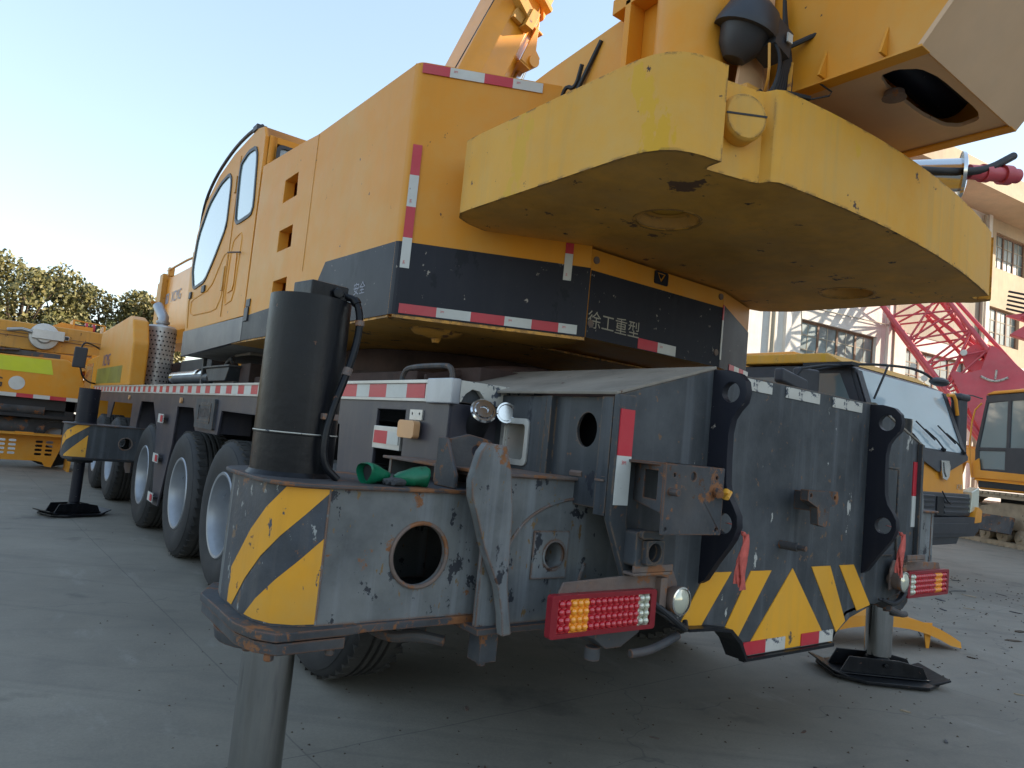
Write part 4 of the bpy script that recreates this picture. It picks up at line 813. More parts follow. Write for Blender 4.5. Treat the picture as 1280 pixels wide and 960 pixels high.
b=M(); b.prism([(8.0,2.0),(8.9,1.95),(9.2,2.5),(9.1,3.1),(8.8,3.2),(8.5,2.7)],'x',2.50,2.56); b.box(2.52,2.75,8.1,10.5,1.95,2.3); P_(b,'turret_bracket','yellow_new',bevel=.01)
# carrier cab + mirror at the far front
b=M(); b.prism([(15.45,.7),(17.3,.7),(17.3,1.5),(17.0,2.25),(15.45,2.3)],'x',1.75,4.7); cc=P_(b,'carrier_cab','yellow',bevel=.05)
b=M(); b.prism([(15.9,1.55),(16.95,1.55),(16.8,2.15),(15.9,2.15)],'x',1.742,1.752); build(b,'side_window','glass',cc)
b=M(); b.obox((1.27,14.46,1.98),(.20,0,0),(0,.06,0),(.01,0,.36)); mr=build(b,'mirror','plastic',cc,bevel=.02); b=M(); b.tube(smooth([(1.80,15.5,1.75),(1.6,14.9,1.75),(1.45,14.5,1.83),(1.40,14.5,2.0)],2),.015); b.tube(smooth([(1.38,14.5,2.33),(1.40,14.5,2.42),(1.5,14.6,2.44),(1.80,15.5,2.40)],2),.015); build(b,'mirror_arm','black',mr)
# ================================================================ things resting on / tied to the crane
def glove(loc,rz,sc):
    b=M(); ring=[]
    prof=[(0,.046,.029),(.012,.051,.033),(.05,.048,.029),(.09,.050,.027),(.13,.051,.023),(.165,.042,.017),(.19,.022,.008)]
    n=18; vs=[];fs=[]
    for x,ry,rz_ in prof:
        for i in range(n):
            t=2*PI*i/n; w=1+.10*math.sin(3*t+x*40)
            vs.append((x,ry*math.cos(t)*w,.03+rz_*math.sin(t)*w-.01*x/.19))
    for j in range(len(prof)-1):
        for i in range(n): fs.append((j*n+i,j*n+(i+1)%n,(j+1)*n+(i+1)%n,(j+1)*n+i))
    b.add(vs,fs,0); b.add([vs[(len(prof)-1)*n+i] for i in range(n)],[tuple(range(n))],0)
    b.add([(p[0]+.03 if False else .045,p[1]*.8,p[2]) for p in vs[:n]],[tuple(range(n))],1)
    b.add([(0,p[1],p[2]) for p in vs[:n]]+[(.045,p[1]*.85,.03+(p[2]-.03)*.85) for p in vs[:n]],[(i,(i+1)%n,n+(i+1)%n,n+i) for i in range(n)],0)
    b.xf(Matrix.Translation(loc)@Matrix.Rotation(rz,4,'Z')@Matrix.Diagonal((sc*.72,sc*.85,sc*1.35,1)))
    return b
g=build(glove((1.13,2.34,1.25),R(22),.92),'work_glove',['green_rubber','black'],weld=True); tag(g,'green rubber work glove next to the black jack cylinder, cuff opening left','glove','green gloves on the outrigger beam')
b=M()
for k in range(4):
    t=R(-30+18*k); c=V((1.27,2.42,1.262)); d=V((-math.cos(t),-math.sin(t)*.9,0)); b.tube([c,c+d*.05+V((0,0,.006)),c+d*.09],[.014,.013,.009],8)
f=build(b,'finger','glove_grey',g)
g=build(glove((1.37,2.30,1.25),R(165),.92),'work_glove',['green_rubber','black']); tag(g,'green rubber work glove with its open cuff pointing right, farther from the jack cylinder','glove','green gloves on the outrigger beam')
b=M()
for k in range(3):
    t=R(-10+22*k); c=V((1.27,2.30,1.262)); d=V((-math.cos(t),-math.sin(t),0)); b.tube([c,c+d*.04+V((0,0,.004)),c+d*.075],[.014,.013,.009],8)
build(b,'finger','glove_grey',g)
def ribbon(x,y,z,lab,seed):
    rr=random.Random(seed); b=M()
    def band(p,w,th=.003):
        vs=[];n=len(p)
        for i,(c,a) in enumerate(p):
            c=V(c); d=V((math.cos(a),math.sin(a)*.6,0))*w[i]; vs+= [c-d,c+d,c+d+V((0,th,0)),c-d+V((0,th,0))]
        fs=[]
        for i in range(n-1):
            for k in range(4): fs.append((i*4+k,i*4+(k+1)%4,(i+1)*4+(k+1)%4,(i+1)*4+k))
        b.add(vs,fs)
    band([((x+.005,y+.065,z+.015),0),((x+.02,y+.03,z+.01),.3),((x+.03,y,z-.02),.6)],[.016,.014,.008])
    for q in range(3):
        p=[];w=[]
        for i in range(9):
            t=i/8; p.append(((x+.03+.004*q+.008*math.sin(6*t+q)-.012*t,y-.004*q-.004,z-.02-t*(.20+.012*q)),.5*math.sin(5*t+q*2))); w.append(.008+.02*min(1,t*2.5)-.004*rr.random())
        band(p,w)
    b.sphere((x+.03,y,z-.02),.011,n=8)
    o=build(b,'ribbon','red_cloth',sharp=180); tag(o,lab,'ribbon','red ribbons tied to the tail lugs'); return o
ribbon(2.535,1.76,1.185,'faded red ribbon tied to the lug plate beside the square rusty bracket box',1)
ribbon(3.915,1.76,1.185,'faded red ribbon on the far right lug plate, above the far round lamp',2)
# ================================================================ yellow mudguard lying on the ground at right
fr=thing('loose_mudguard','loose yellow mudguard resting on the concrete behind the far outrigger foot','mudguard',(6.6,3.2,0))
b=M(); n=14; prof=[]
for i in range(n+1):
    t=-1+2*i/n; prof.append((t*.78,.27-.20*t*t*abs(t)**.2))
A=[(x,-.20-.05*(1-abs(x)),z) for x,z in prof]; Bq=[(x,.22,z) for x,z in prof]
k=len(A); b.add(A+Bq+[(x,y,z-.012) for x,y,z in A+Bq],[(i,i+1,k+i+1,k+i) for i in range(k-1)]+[(2*k+i,2*k+i+1,3*k+i+1,3*k+i) for i in range(k-1)]+[(i,i+1,2*k+i+1,2*k+i) for i in range(k-1)]+[(k+i,k+i+1,3*k+i+1,3*k+i) for i in range(k-1)])
b.add([(x,-.25+.05*abs(x),z) for x,z in prof]+[(x,-.262+.05*abs(x),max(z-.09,.02)) for x,z in prof],[(i,i+1,k+i+1,k+i) for i in range(k-1)])
b.xf(Matrix.Translation((6.6,3.2,0))@Matrix.Rotation(R(-27),4,'Z')); build(b,'panel','yellow',fr)
for s in (-.5,.45):
    b=M(); b.prism([(s-.05,.22),(s+.05,.22),(s+.025,.0),(s-.005,.0)],'y',-.2,-.19); b.xf(Matrix.Translation((6.6,3.2,0))@Matrix.Rotation(R(-27),4,'Z')); build(b,'leg','yellow',fr,bevel=.003)
# ================================================================ left background crane (stands across, along x)
lc=thing('mobile_crane','yellow mobile crane with lime stripe and stowed boom parked across the yard at left','mobile crane',(-2,18,0))
def pl_(mb,n,m,par=lc,**k): return build(mb,n,m,par,**k)
b=M(); b.prism([(-6,1.40),(1.72,1.40),(1.78,1.7),(1.66,2.05),(1.40,2.20),(.4,2.17),(-6,2.17)],'y',17.0,19.4); bd=pl_(b,'body','yellow',bevel=.04)
b=M(); b.prism([(-6,1.86),(1.2,1.86),(1.13,2.15),(-6,2.12)],'y',16.993,16.999); build(b,'lime_stripe','lime',bd); b=M(); b.prism([(-6,1.86),(-.4,1.87),(.3,1.95),(-.3,2.0),(-6,2.0)],'y',16.985,16.992); build(b,'orange_stripe','yellow',bd)
b=M(); b.cyl((.62,17.0,1.63),(.62,16.99,1.63),.135,n=28); build(b,'white_disc','tape_white',bd); text('XCMG',(-.02,16.99,1.62),(1,0,0),Z,.2,'ink',bd)
tape((-3,16.99,1.36),(1,0,0),Z,[(.28,'w'),(.28,'r')]*8+[(.24,'w')],.075,bd,marks=False)
b=M(); b.box(-6,1.7,17.1,19.3,1.15,1.36); b.box(-6,1.66,17.05,17.2,.98,1.04); b.box(-.2,.0,17.05,17.3,.3,1.3); b.box(1.5,1.66,17.1,17.3,.45,1.36); b.prism([(-.9,1.36),(0,1.36),(0,.3),(-.2,.3),(-.3,.9)],'y',17.1,17.3); pl_(b,'chassis_frame','black')
b=M(); b.cyl((.25,17.4,.78),(1.2,17.4,.78),.20); b.cyl((.3,17.25,1.15),(1.15,17.25,1.15),.16); pl_(b,'air_tank','grey_rust')
for x in (-1.0,-2.4,2.3-.9):
    b=M(); b.lathe([(.2,.02),(.5,-.01),(.58,.03),(.6,.3),(.5,.34)],(x,17.2,.6),(0,1,0),28); b.lathe([(.0,.12),(.2,.12),(.32,.05),(.34,0)],(x,17.2,.6),(0,1,0),20,1); pl_(b,'wheel',['rubber','steel'])
b=M(); b.prism([(-6,2.34),(1.2,2.34),(2.6,2.42),(2.6,2.92),(-6,2.86)],'y',17.9,18.9); 
for sgn in (0,): pass
bm_=pl_(b,'boom','yellow_old',bevel=.03); b=M(); b.box(-6,2.5,17.88,17.9,2.60,2.61); b.tube([(-6,17.85,2.72),(2.5,17.85,2.66)],.006,5); build(b,'seam','rusty',bm_)
b=M(); b.lathe([(0,-.16),(.13,-.16),(.15,-.12),(.27,-.11),(.28,-.02),(.25,0)],(1.0,17.9,2.66),(0,1,0),30); b.box(.78,1.35,17.70,17.78,2.60,2.80); b.box(1.35,1.44,17.72,17.78,2.63,2.72,1); b.tube([(.35,17.8,2.70),(.6,17.76,2.75),(.78,17.74,2.72)],.04,8,1); build(b,'side_winch',['alu','black'],bm_,bevel=.01)
b=M(); b.prism([(.9,2.34),(2.0,2.34),(1.7,1.98),(1.2,2.05)],'y',17.85,17.9); b.box(1.9,2.5,17.7,17.9,1.98,2.4); build(b,'boom_bracket','yellow_new',bm_,bevel=.01)
b=M(); b.prism([(1.0,2.86),(1.3,3.05),(1.55,3.03),(1.9,3.03),(1.9,2.87)],'y',18.25,18.29); b.prism([(1.0,2.86),(1.3,3.05),(1.55,3.03),(1.55,2.87)],'y',18.7,18.74); b.box(1.50,1.54,18.2,18.8,2.87,3.14); b.box(2.10,2.14,18.2,18.8,2.87,3.10); b.tube([(1.5,18.22,3.14),(2.12,18.22,3.10)],.015,6); build(b,'winch_frame','yellow_new',bm_)
b=M(); b.cyl((1.56,18.5,2.99),(1.98,18.5,2.99),.09); build(b,'winch_drum','navy',bm_)
for x in (1.76,1.90): b=M(); b.cyl((x,18.5,2.99),(x+.05,18.5,2.99),.16); build(b,'drum_flange','tape_red',bm_)
b=M(); b.box(2.62,2.85,17.95,18.1,2.45,2.90); b.box(2.7,2.75,17.95,18.0,2.9,2.98); 
for z in (2.5,2.62,2.74): b.box(2.6,2.9,17.93,17.949,z,z+.05)
build(b,'boom_head','yellow_new',bm_)
b=M(); b.cyl((1.2,17.7,2.02),(1.9,17.7,2.06),.11); b.cyl((1.95,17.7,2.06),(2.3,17.7,2.08),.15); b.tube(smooth([(1.0,17.65,2.1),(1.3,17.5,1.95),(1.7,17.5,2.0),(2.2,17.6,2.2)],2),.03); pl_(b,'lift_cylinder','yellow_old')
b=M()
for i in range(16): b.cyl((1.12+i*.045,17.55,1.93),(1.14+i*.045,17.55,1.93),.05,n=8)
pl_(b,'hose_coil','tape_red')
b=M(); b.box(-2,1.3,17.3,19,2.2,2.30); b.obox((-.3,17.2,2.19),(.9,0,.1),(0,1.2,0),(0,0,.03)); pl_(b,'top_grating','grey_rust')
b=M(); b.box(2.0,4.2,17.2,19.3,.9,2.0); b.box(2.0,4.2,17.5,19.3,2.0,2.15); k_=pl_(b,'driver_cab','yellow',bevel=.05); b=M(); b.box(2.05,2.9,17.185,17.199,1.45,1.95); build(b,'window','glass',k_)
# slotted yellow cover on the floor before it
gp=thing('slotted_cover','yellow slotted steel step cover standing on the concrete in front of the far left crane','cover',(.4,16.5,0))
b=M(); slots=[]
for i in range(5):
    for j in range(4):
        if i in(1,) and j<2: continue
        x=-1.2+.52*i; z=.18+.09*j+.03; slots.append([(x,z),(x+.20,z),(x+.20,z+.045),(x,z+.045)]); 
slots=[rrect(x+d,x+d+.12,z,z+.045,.018,2) for x in (-1.0,-.5,.0,.45,1.05) for d in (0,.17) for z in (.27,.35,.43,.51)]
b.prism([(-1.6,.16),(1.1,.16),(1.2,.14),(1.25,.0+.06),(1.36,.0+.05),(1.5,.5),(1.62,.66),(-1.6,.66)],'y',16.62,16.63,holes=slots); b.box(-1.6,1.62,16.3,17.0,.662,.68); b.prism([(1.60,.0),(1.64,.0),(1.68,.60),(1.62,.68),(1.56,.66),(1.60,.58)],'y',16.3,17.0)
b.box(-1.64,-1.6,16.3,17.0,0,.68); b.box(.7,1.0,16.5,16.8,.682,.70)
build(b,'panel','yellow',gp,bevel=.004)
# ================================================================ raised boom of a crane standing behind
bc=thing('mobile_crane','bright orange crane boom raised into the sunlight behind the big crane','mobile crane',(6.8,13,0))
O=V((4.9,13.4,2.2)); D=V((.335,-.09,.94)).normalized(); S=V((.93,.0,-.33)); S=(S-D*S.dot(D)).normalized(); T=D.cross(S)
O=V((4.95,13.3,1.5))
def hexs(hw,hd): return [(-hw,-hd),(-hw*.05,-hd),(hw*1.0,-hd*.2),(hw*1.0,hd),(-hw,hd)]
def hexs(hw,hd): return [(-hw,-hd*.5),(-hw*.35,-hd),(hw*.55,-hd),(hw,-hd*.5),(hw,hd),(-hw,hd)]
def boomp(hw,hd,l0,l1,m=0,b=None):
    b=b or M(); pr=hexs(hw,hd); n=len(pr)
    A=[O+S*u+T*w*1+D*l0 for u,w in pr]; B=[O+S*u+T*w+D*l1 for u,w in pr]
    return b.add(A+B,[(i,(i+1)%n,n+(i+1)%n,n+i) for i in range(n)]+[tuple(range(n)),tuple(range(n,2*n))],m)
b=boomp(.55,.6,0,12.2); bo=build(b,'boom','yellow_new',bc,bevel=.02)
b=boomp(.46,.5,12.2,16); build(b,'boom_section','yellow_old',bo,bevel=.02)
build(boomp(.62,.66,10.05,12.25),'boom_collar','yellow_new',bo,bevel=.02)
L0=9.35
b=M(); q=O+D*L0-T*0
b.prismf([(0,0),(.42,.0),(.52,.10),(.52,.34),(.30,.42),(0,1.0)],lambda u,v,t:O+D*(L0-.6+v)+S*(.45+u*.75)-T*(.25)+T*t,-.35,-.30); b.prismf([(0,0),(.42,.0),(.52,.10),(.52,.34),(.30,.42),(0,1.0)],lambda u,v,t:O+D*(L0-.6+v)+S*(.45+u*.75)-T*(.25)+T*t,.30,.35)
c=O+D*(L0-.45)+S*.72-T*.25; b.cyl(c-T*.42,c+T*.38,.13)
b.obox(O+D*(L0-.65)+S*.45-T*.60,S*.3,D*.05,T*.7); b.obox(O+D*(L0+.2)+S*.40-T*.60,S*.25,D*.04,T*.7)
build(b,'cylinder_bracket','yellow_new',bo,bevel=.01)
b=M(); b.cyl(c-D*1.9+S*.12,c-D*.05,.12,n=24); build(b,'cylinder_rod','bright_metal',bo)
b=M(); b.cyl(c-D*6.6+S*.35,c-D*1.9+S*.12,.2,n=24); build(b,'cylinder_barrel','yellow_new',bo)
b=M(); e=O+D*9.35-T*.62; b.obox(e-S*.75+D*.42,S*1.05-D*.42,D*.20+S*.06,-T*.22); b.obox(e+S*.08-D*.12,S*.2+D*.02,D*.42,-T*.26); b.obox(e-S*.18-D*.08,S*.24,D*.22,-T*.12); b.cyl(e-S*.85+D*.50,e-S*.74+D*.5-T*.2,.10); b.obox(e-S*.5+D*.95,S*1.0-D*.35,D*.09,-T*.2)
build(b,'jib_latch','yellow_old',bo,bevel=.008)
b=M(); b.tube([O+D*2-S*.75-T*.3,O+D*11.5-S*.60-T*.62],.012,6); build(b,'rope','black',bo)
b=M(); b.box(4.0,7.6,12.4,14.6,1.3,2.6); b.box(3.2,10.5,12.3,14.8,.7,1.3); build(b,'carrier','yellow_old',bc,bevel=.05)
for x in (4.2,6.0,9.3):
    b=M(); b.lathe([(.2,.02),(.5,-.01),(.58,.03),(.6,.3),(.5,.34)],(x,12.35,.6),(0,1,0),28); b.lathe([(.0,.12),(.2,.12),(.32,.05),(.34,0)],(x,12.35,.6),(0,1,0),20,1); build(b,'wheel',['rubber','steel'],bc)
# ================================================================ truck crane facing us at right
tr=thing('truck_crane','yellow truck mounted crane with black grille and large windscreen facing the camera at right','truck crane',(11.6,8,0))
def T_(mb,n,m,par=tr,**k): return build(mb,n,m,par,**k)
# cab shell
b=M(); b.prism([(4.86,.95),(4.80,1.30),(4.84,1.93),(7.35,1.93),(7.35,.95)],'x',9.98,12.86,0); cabt=T_(b,'cab','yellow_new',bevel=.04,seg=3)
b=M(); b.prism([(4.845,1.931),(5.21,2.98),(5.32,3.03),(7.3,3.04),(7.35,1.931)],'x',9.985,12.855); build(b,'upper_cab','plastic',cabt,bevel=.03)
b=M(); b.prism([(5.34,3.05),(7.1,3.06),(7.1,3.22),(5.6,3.20)],'x',9.9,12.8); build(b,'roof_panel','pink_paint_flare' if False else 'yellow_pale',cabt,bevel=.03); b=M(); b.box(7.35,9.9,7.8,9.0,2.5,3.0);  
b=M(); b.obox((10.02,4.825,1.93),(2.80,0,0),(0,.365,1.03),(0,-.012,.004)); ws=build(b,'windscreen','windscreen',cabt,bevel=.004)
b=M(); 
for (x0,x1,a,c) in ((9.98,12.88,0,.045),(9.93,10.08,0,1),(12.77,12.90,0,1)):
    b.obox((x0,4.80+.365*a,1.93+1.03*a-.02),(x1-x0,0,0),(0,.365*(c-a),1.03*(c-a)),(0,-.012,.004))
build(b,'windscreen_frame','plastic',cabt,bevel=.004)
for x,an in ((11.0,30),(11.75,28),(12.5,25)):
    b=M(); p=V((x+.25,4.77,1.96)); q=p+V((-.48,.10,.28)); b.tube([p,p+(q-p)*.55+V((0,-.03,0)),q],.013,6); b.obox(q-V((.22,.0,.05)),(.48,.0,-.1+.15),(0,.02,0),(0,.004,.02)) if False else b.tube([q+V((-.25,.03,.10)),q+V((.22,-.05,-.14))],.012,6); b.cyl(p,p+V((0,.05,.02)),.03); build(b,'wiper','black',cabt)
b=M(); b.prism([(10.0,1.80),(11.2,1.79),(11.83,1.62),(12.2,1.64),(12.9,1.86),(12.9,1.93),(10.0,1.93)],'y',4.782,4.80); build(b,'cowl_panel','grille',cabt,bevel=.005)
b=M(); b.prism([(10.0,.93),(13.0,.97),(13.05,1.32),(10.0,1.30)],'y',4.74,4.80); gr=build(b,'grille','grille',cabt,bevel=.02)
b=M()
for z in (.99,1.07,1.15,1.22):
    for x0,x1 in ((10.3,11.62),(11.98,12.9)): b.obox((x0,4.725,z),(x1-x0,0,0),(0,.02,.015),(0,-.005,.035))
build(b,'grille_slat','plastic',gr,bevel=.004); b=M(); b.box(11.68,11.92,4.715,4.739,.97,1.25); b.tube([(11.80,4.70,1.33),(11.95,4.69,1.2),(12.1,4.70,1.15),(12.2,4.70,1.17)],.01); build(b,'tow_opening','black',gr)
# lion like metal badge, built as a faceted shield
b=M(); b.prism([(11.86,1.80),(12.14,1.81),(12.20,1.72),(12.17,1.56),(12.08,1.50),(11.95,1.52),(11.90,1.62)],'y',4.755,4.781); b.prism([(11.92,1.78),(12.10,1.77),(12.12,1.62),(12.04,1.55),(11.97,1.62)],'y',4.74,4.7549); build(b,'badge','bright_metal',cabt,bevel=.012)
text('X3A',(12.65,4.794,1.42),(1,0,0),Z,.085,'chrome',cabt,name='badge_text')
b=M(); b.prism([(9.95,.62),(12.95,.66),(13.12,.75),(13.12,1.0),(12.95,.96),(9.95,.92)],'y',4.66,4.95); b.box(10.3,12.7,4.645,4.659,.70,.86); b.prism([(10.2,.50),(12.4,.54),(12.5,.66),(10.1,.62)],'y',4.70,4.9); bu=build(b,'bumper','plastic',cabt,bevel=.03)
for q in ([(12.93,.86),(13.20,.88),(13.22,1.08),(13.05,1.13),(12.96,1.0)],[(9.75,.82),(9.98,.82),(10.0,1.02),(9.78,1.05)]): b=M(); b.prism(q,'y',4.65,4.9); build(b,'bumper_corner','yellow_new',bu,bevel=.02)
for x0,x1 in ((12.88,13.20),(9.78,10.05)):
    b=M(); b.prism([(x0,1.02),(x1,1.1),(x1,1.44),(x0+.04,1.36)],'y',4.70,4.86); build(b,'headlamp','lamp_clear',cabt,bevel=.02)
# cab side
b=M(); b.prism([(5.0,1.95),(6.2,1.95),(6.25,2.9),(5.42,2.9)],'x',9.965,9.98); b.prism([(6.4,2.1),(7.1,2.1),(7.1,2.85),(6.4,2.85)],'x',9.965,9.98); build(b,'side_window','glass',cabt)
b=M(); b.prism([(4.9,1.9),(7.3,1.9),(7.3,3.02),(5.3,3.02)],'x',9.97,9.979,holes=[[(5.06,1.99),(6.18,1.99),(6.2,2.86),(5.44,2.86)],[(6.42,2.12),(7.08,2.12),(7.08,2.83),(6.42,2.83)]]); build(b,'side_frame','plastic',cabt)
b=M(); b.box(9.78,9.97,5.15,5.9,2.99,3.04); build(b,'sun_gutter','black',cabt)
# mirrors
b=M(); b.tube(smooth([(9.6,5.7,2.88),(9.9,5.2,3.03),(10.7,4.85,3.09),(11.1,4.75,3.05),(11.25,4.7,2.98)],2),.02); b.tube([(10.12,4.98,2.55),(10.35,4.92,3.05)],.016); b.tube([(9.0,5.6,2.6),(9.1,5.5,2.85),(9.5,5.4,2.95),(9.9,5.3,3.0)],.02); build(b,'mirror_arm','black',cabt)
b=M(); b.sphere((11.40,4.66,2.95),.2,n=14,sc=(1.1,.6,.33)); mm=build(b,'kerb_mirror','plastic',cabt)
b=M(); b.obox((9.25,5.62,2.3),(.38,-.1,0),(.02,.14,0),(0,0,.6)); b.obox((8.72,5.55,2.62),(.5,-.1,-.12),(.02,.16,0),(0,0,.20)); build(b,'side_mirror','plastic',cabt,bevel=.04,seg=3)
b=M(); b.obox((12.98,4.95,1.95),(.26,-.03,0),(0,.16,0),(.0,.02,1.0)); b.obox((12.95,4.93,2.85),(.32,-.03,0),(0,.2,0),(0,0,.12)); build(b,'side_mirror','plastic',cabt,bevel=.05,seg=3)
b=M(); b.tube(smooth([(12.7,5.05,2.9),(12.85,5.0,2.92),(12.98,5.0,2.6)],1),.03); b.obox((12.72,5.15,2.2),(.16,0,0),(0,.1,0),(-.02,.1,.75)); build(b,'mirror_arm','yellow_new',cabt)
# interior-ish dark, body behind
b=M(); b.box(10.1,12.7,7.5,14,1.0,2.3); b.box(10.4,12.4,8.0,12,2.3,3.0); bd=T_(b,'carrier','yellow_old',bevel=.05)
b=M(); b.obox((11.0,6.8,3.15),(.8,0,0),(0,6,.0),(0,-.0,.3)); build(b,'boom','yellow_new',bd,bevel=.05)
b=M(); b.prism([(10.9,3.3),(11.75,3.3),(11.6,3.80),(11.0,3.80)],'y',8.6,9.4); b.prism([(12.0,3.3),(13,3.3),(12.8,3.5)],'y',8.6,9.3) ; build(b,'boom_head','yellow_new',bd,bevel=.03)
b=M(); b.box(10.9,13,8.6,9.4,2.6,3.3); build(b,'superstructure','yellow_new',bd,bevel=.03)
for x in (10.2,12.4):
    for y in (6.2,9.5,11.0):
        b=M(); b.lathe([(.2,.02),(.45,-.01),(.53,.03),(.55,.3),(.45,.33)],(x,y,.55),(1,0,0),24); b.lathe([(0,.1),(.2,.1),(.3,.04),(.32,0)],(x,y,.55),(1,0,0),16,1); build(b,'wheel',['rubber','steel'],tr)
# ================================================================ crawler excavator at right
ex=thing('excavator','muddy yellow crawler excavator with black framed cab at the right edge','excavator',(0,0,0))
def E_(mb,n,m,par=ex,**k): return build(mb,n,m,par,**k)
# local: +x along the track towards the far end, +y to the side facing the camera
for s in (-1,1):
    y0,y1=(1.0,1.6) if s>0 else (-1.6,-1.0)
    b=M(); path=[]
    for a in range(-90,91,15): path.append((1.75+.53*math.cos(R(a)),.55+.53*math.sin(R(a))))
    for a in range(90,271,15): path.append((-1.75+.53*math.cos(R(a)),.55+.53*math.sin(R(a))))
    b.prism(path,'y',y0,y1,holes=[[( 1.75+.45*math.cos(R(a)),.55+.45*math.sin(R(a))) for a in range(-90,91,15)]+[(-1.75+.45*math.cos(R(a)),.55+.45*math.sin(R(a))) for a in range(90,271,15)]])
    # shoes
    tot=[]; n=len(path)
    for i in range(n):
        p,q=path[i],path[(i+1)%n]; L=math.dist(p,q); k=max(1,round(L/.17))
        for j in range(k):
            t=(j+.5)/k; c=(p[0]+(q[0]-p[0])*t,p[1]+(q[1]-p[1])*t); d=((q[0]-p[0])/L,(q[1]-p[1])/L); nr=(d[1],-d[0]); w=min(.065,L/k*.42)
            b.obox((c[0]-d[0]*w,y0-.03,c[1]-d[1]*w),(d[0]*w*2,0,d[1]*w*2),(0,y1-y0+.06,0),(nr[0]*.05,0,nr[1]*.05))
    tk=E_(b,'track','mud')
    b=M(); 
    b.prism([(-1.6,.36),(1.6,.36),(1.5,.80),(.8,.92),(-.8,.92),(-1.5,.80)],'y',y0+.14,y1-.12); b.prism([(-1.0,.42),(-.5,.42),(-.6,.80),(-.9,.80)],'y',y0+.05,y1-.03); build(b,'track_frame','mud',tk,bevel=.02)
    for i in range(6): b=M(); b.lathe([(0,0),(.06,0),(.07,.03),(.16,.04),(.16,.12),(.12,.14),(.12,.46),(.16,.48),(.16,.56),(0,.56)],(-1.25+.5*i,y1-.02,.225),(0,-1,0),18); build(b,'roller','mud',tk)
    for x in (-1.75,1.75): b=M(); b.lathe([(0,-.02),(.12,-.02),(.14,.03),(.3,.05),(.36,.1),(.36,.4),(0,.4)],(x,y1 if s>0 else y0,.5),(0,-s,0),24); build(b,'sprocket','mud',tk)
b=M(); b.box(-1.5,1.5,-1,1,.35,1.0); b.cyl((0,0,1.0),(0,0,1.15),.8,n=32); E_(b,'undercarriage','black')
b=M(); b.box(-2.6,1.6,-1.45,1.50,1.15,1.35); b.box(-2.7,.1,-1.45,1.45,1.35,2.3); b.box(.1,1.6,.55,1.5,1.35,1.5); hs=E_(b,'house','yellow_new',bevel=.06,seg=3)
b=M(); b.box(-2.0,1.55,1.501,1.515,1.20,1.34); build(b,'skirt_strip','black',hs)
cp=[(1.70,1.50),(1.72,2.05),(1.45,3.18),(1.30,3.28),(.1,3.28),(.05,1.50)]
w1=[(1.60,2.10),(1.38,3.10),(.80,3.12),(.80,2.10)]; w2=[(.70,2.55),(.70,3.12),(.16,3.12),(.16,2.10),(.70,2.10)]; w3=[(1.60,1.62),(1.60,2.02),(.82,2.02),(.82,1.62)]
b=M(); b.prism(cp,'y',1.46,1.50,holes=[w1,w2,w3]); b.prism(cp,'y',.56,.60,holes=[w1,w2]); b.box(.1,1.5,.60,1.46,3.2,3.28); b.box(.05,.1,.6,1.46,1.5,3.28); b.box(.1,1.7,.6,1.46,1.5,1.56)
for y in (.6,1.38): b.obox((1.66,y,1.5),(.06,0,0),(0,.08,0),(.0,0,.55)); b.obox((1.66,y,2.05),(.06,0,0),(0,.08,0),(-.27,0,1.15))
ck=E_(b,'cab','plastic',bevel=.015)
b=M(); 
for w in (w1,w2,w3): b.prism(w,'y',1.47,1.476)
b.obox((1.70,.64,1.6),(.006,0,0),(0,.8,0),(0,0,.45)); b.obox((1.69,.64,2.06),(.006,0,0),(0,.8,0),(-.26,0,1.1)); build(b,'glass_pane','glass',ck)
b=M(); b.prism([(1.45,3.285),(1.2,3.36),(.05,3.36),(.02,3.285)],'y',.52,1.54); build(b,'roof','yellow_new',ck,bevel=.03)
b=M(); b.prism([(1.78,1.40),(1.80,1.72),(1.55,1.85),(1.50,1.58),(.2,1.55),(.0,1.40)],'y',1.501,1.53); b.tube(smooth([(1.7,1.56,1.4),(1.78,1.6,2.0),(1.70,1.6,2.9),(1.5,1.55,3.1)],1),.02); build(b,'cab_trim','yellow_new',ck,bevel=.01)
b=M(); b.tube(smooth([(1.5,1.55,3.2),(1.8,1.62,3.3),(2.0,1.66,3.28)],1),.015); b.sphere((2.0,1.66,3.25),.09,n=10,sc=(1,.6,.6)); build(b,'mirror','plastic',ck)
b=M(); b.prism([(1.0,1.3),(2.4,2.0),(4.4,2.3),(4.5,2.0),(2.9,1.6),(1.6,1.2)],'y',-.25,.25); b.prism([(4.3,2.35),(4.9,.9),(4.6,.8),(4.1,2.1)],'y',-.2,.2); b.prism([(4.3,1.0),(5.0,.9),(4.9,.1),(4.2,.2)],'y',-.5,.5); E_(b,'digging_arm','yellow_new',bevel=.03)
b=M(); b.obox((.3,1.62,.62),(.9,.0,-.0),(-.05,.12,-.35),(.02,.05,.02)); E_(b,'step_plate','grey_rust',bevel=.01)
ang=math.atan2(2.8,1.8); loc=V((20.6,7.2,0))+V((.84,-.54,0))*1.5
ex.location=loc+V((.75,-1.05,0)); ex.scale=(1.21,1.21,1.21); ex.rotation_euler=(0,0,ang)
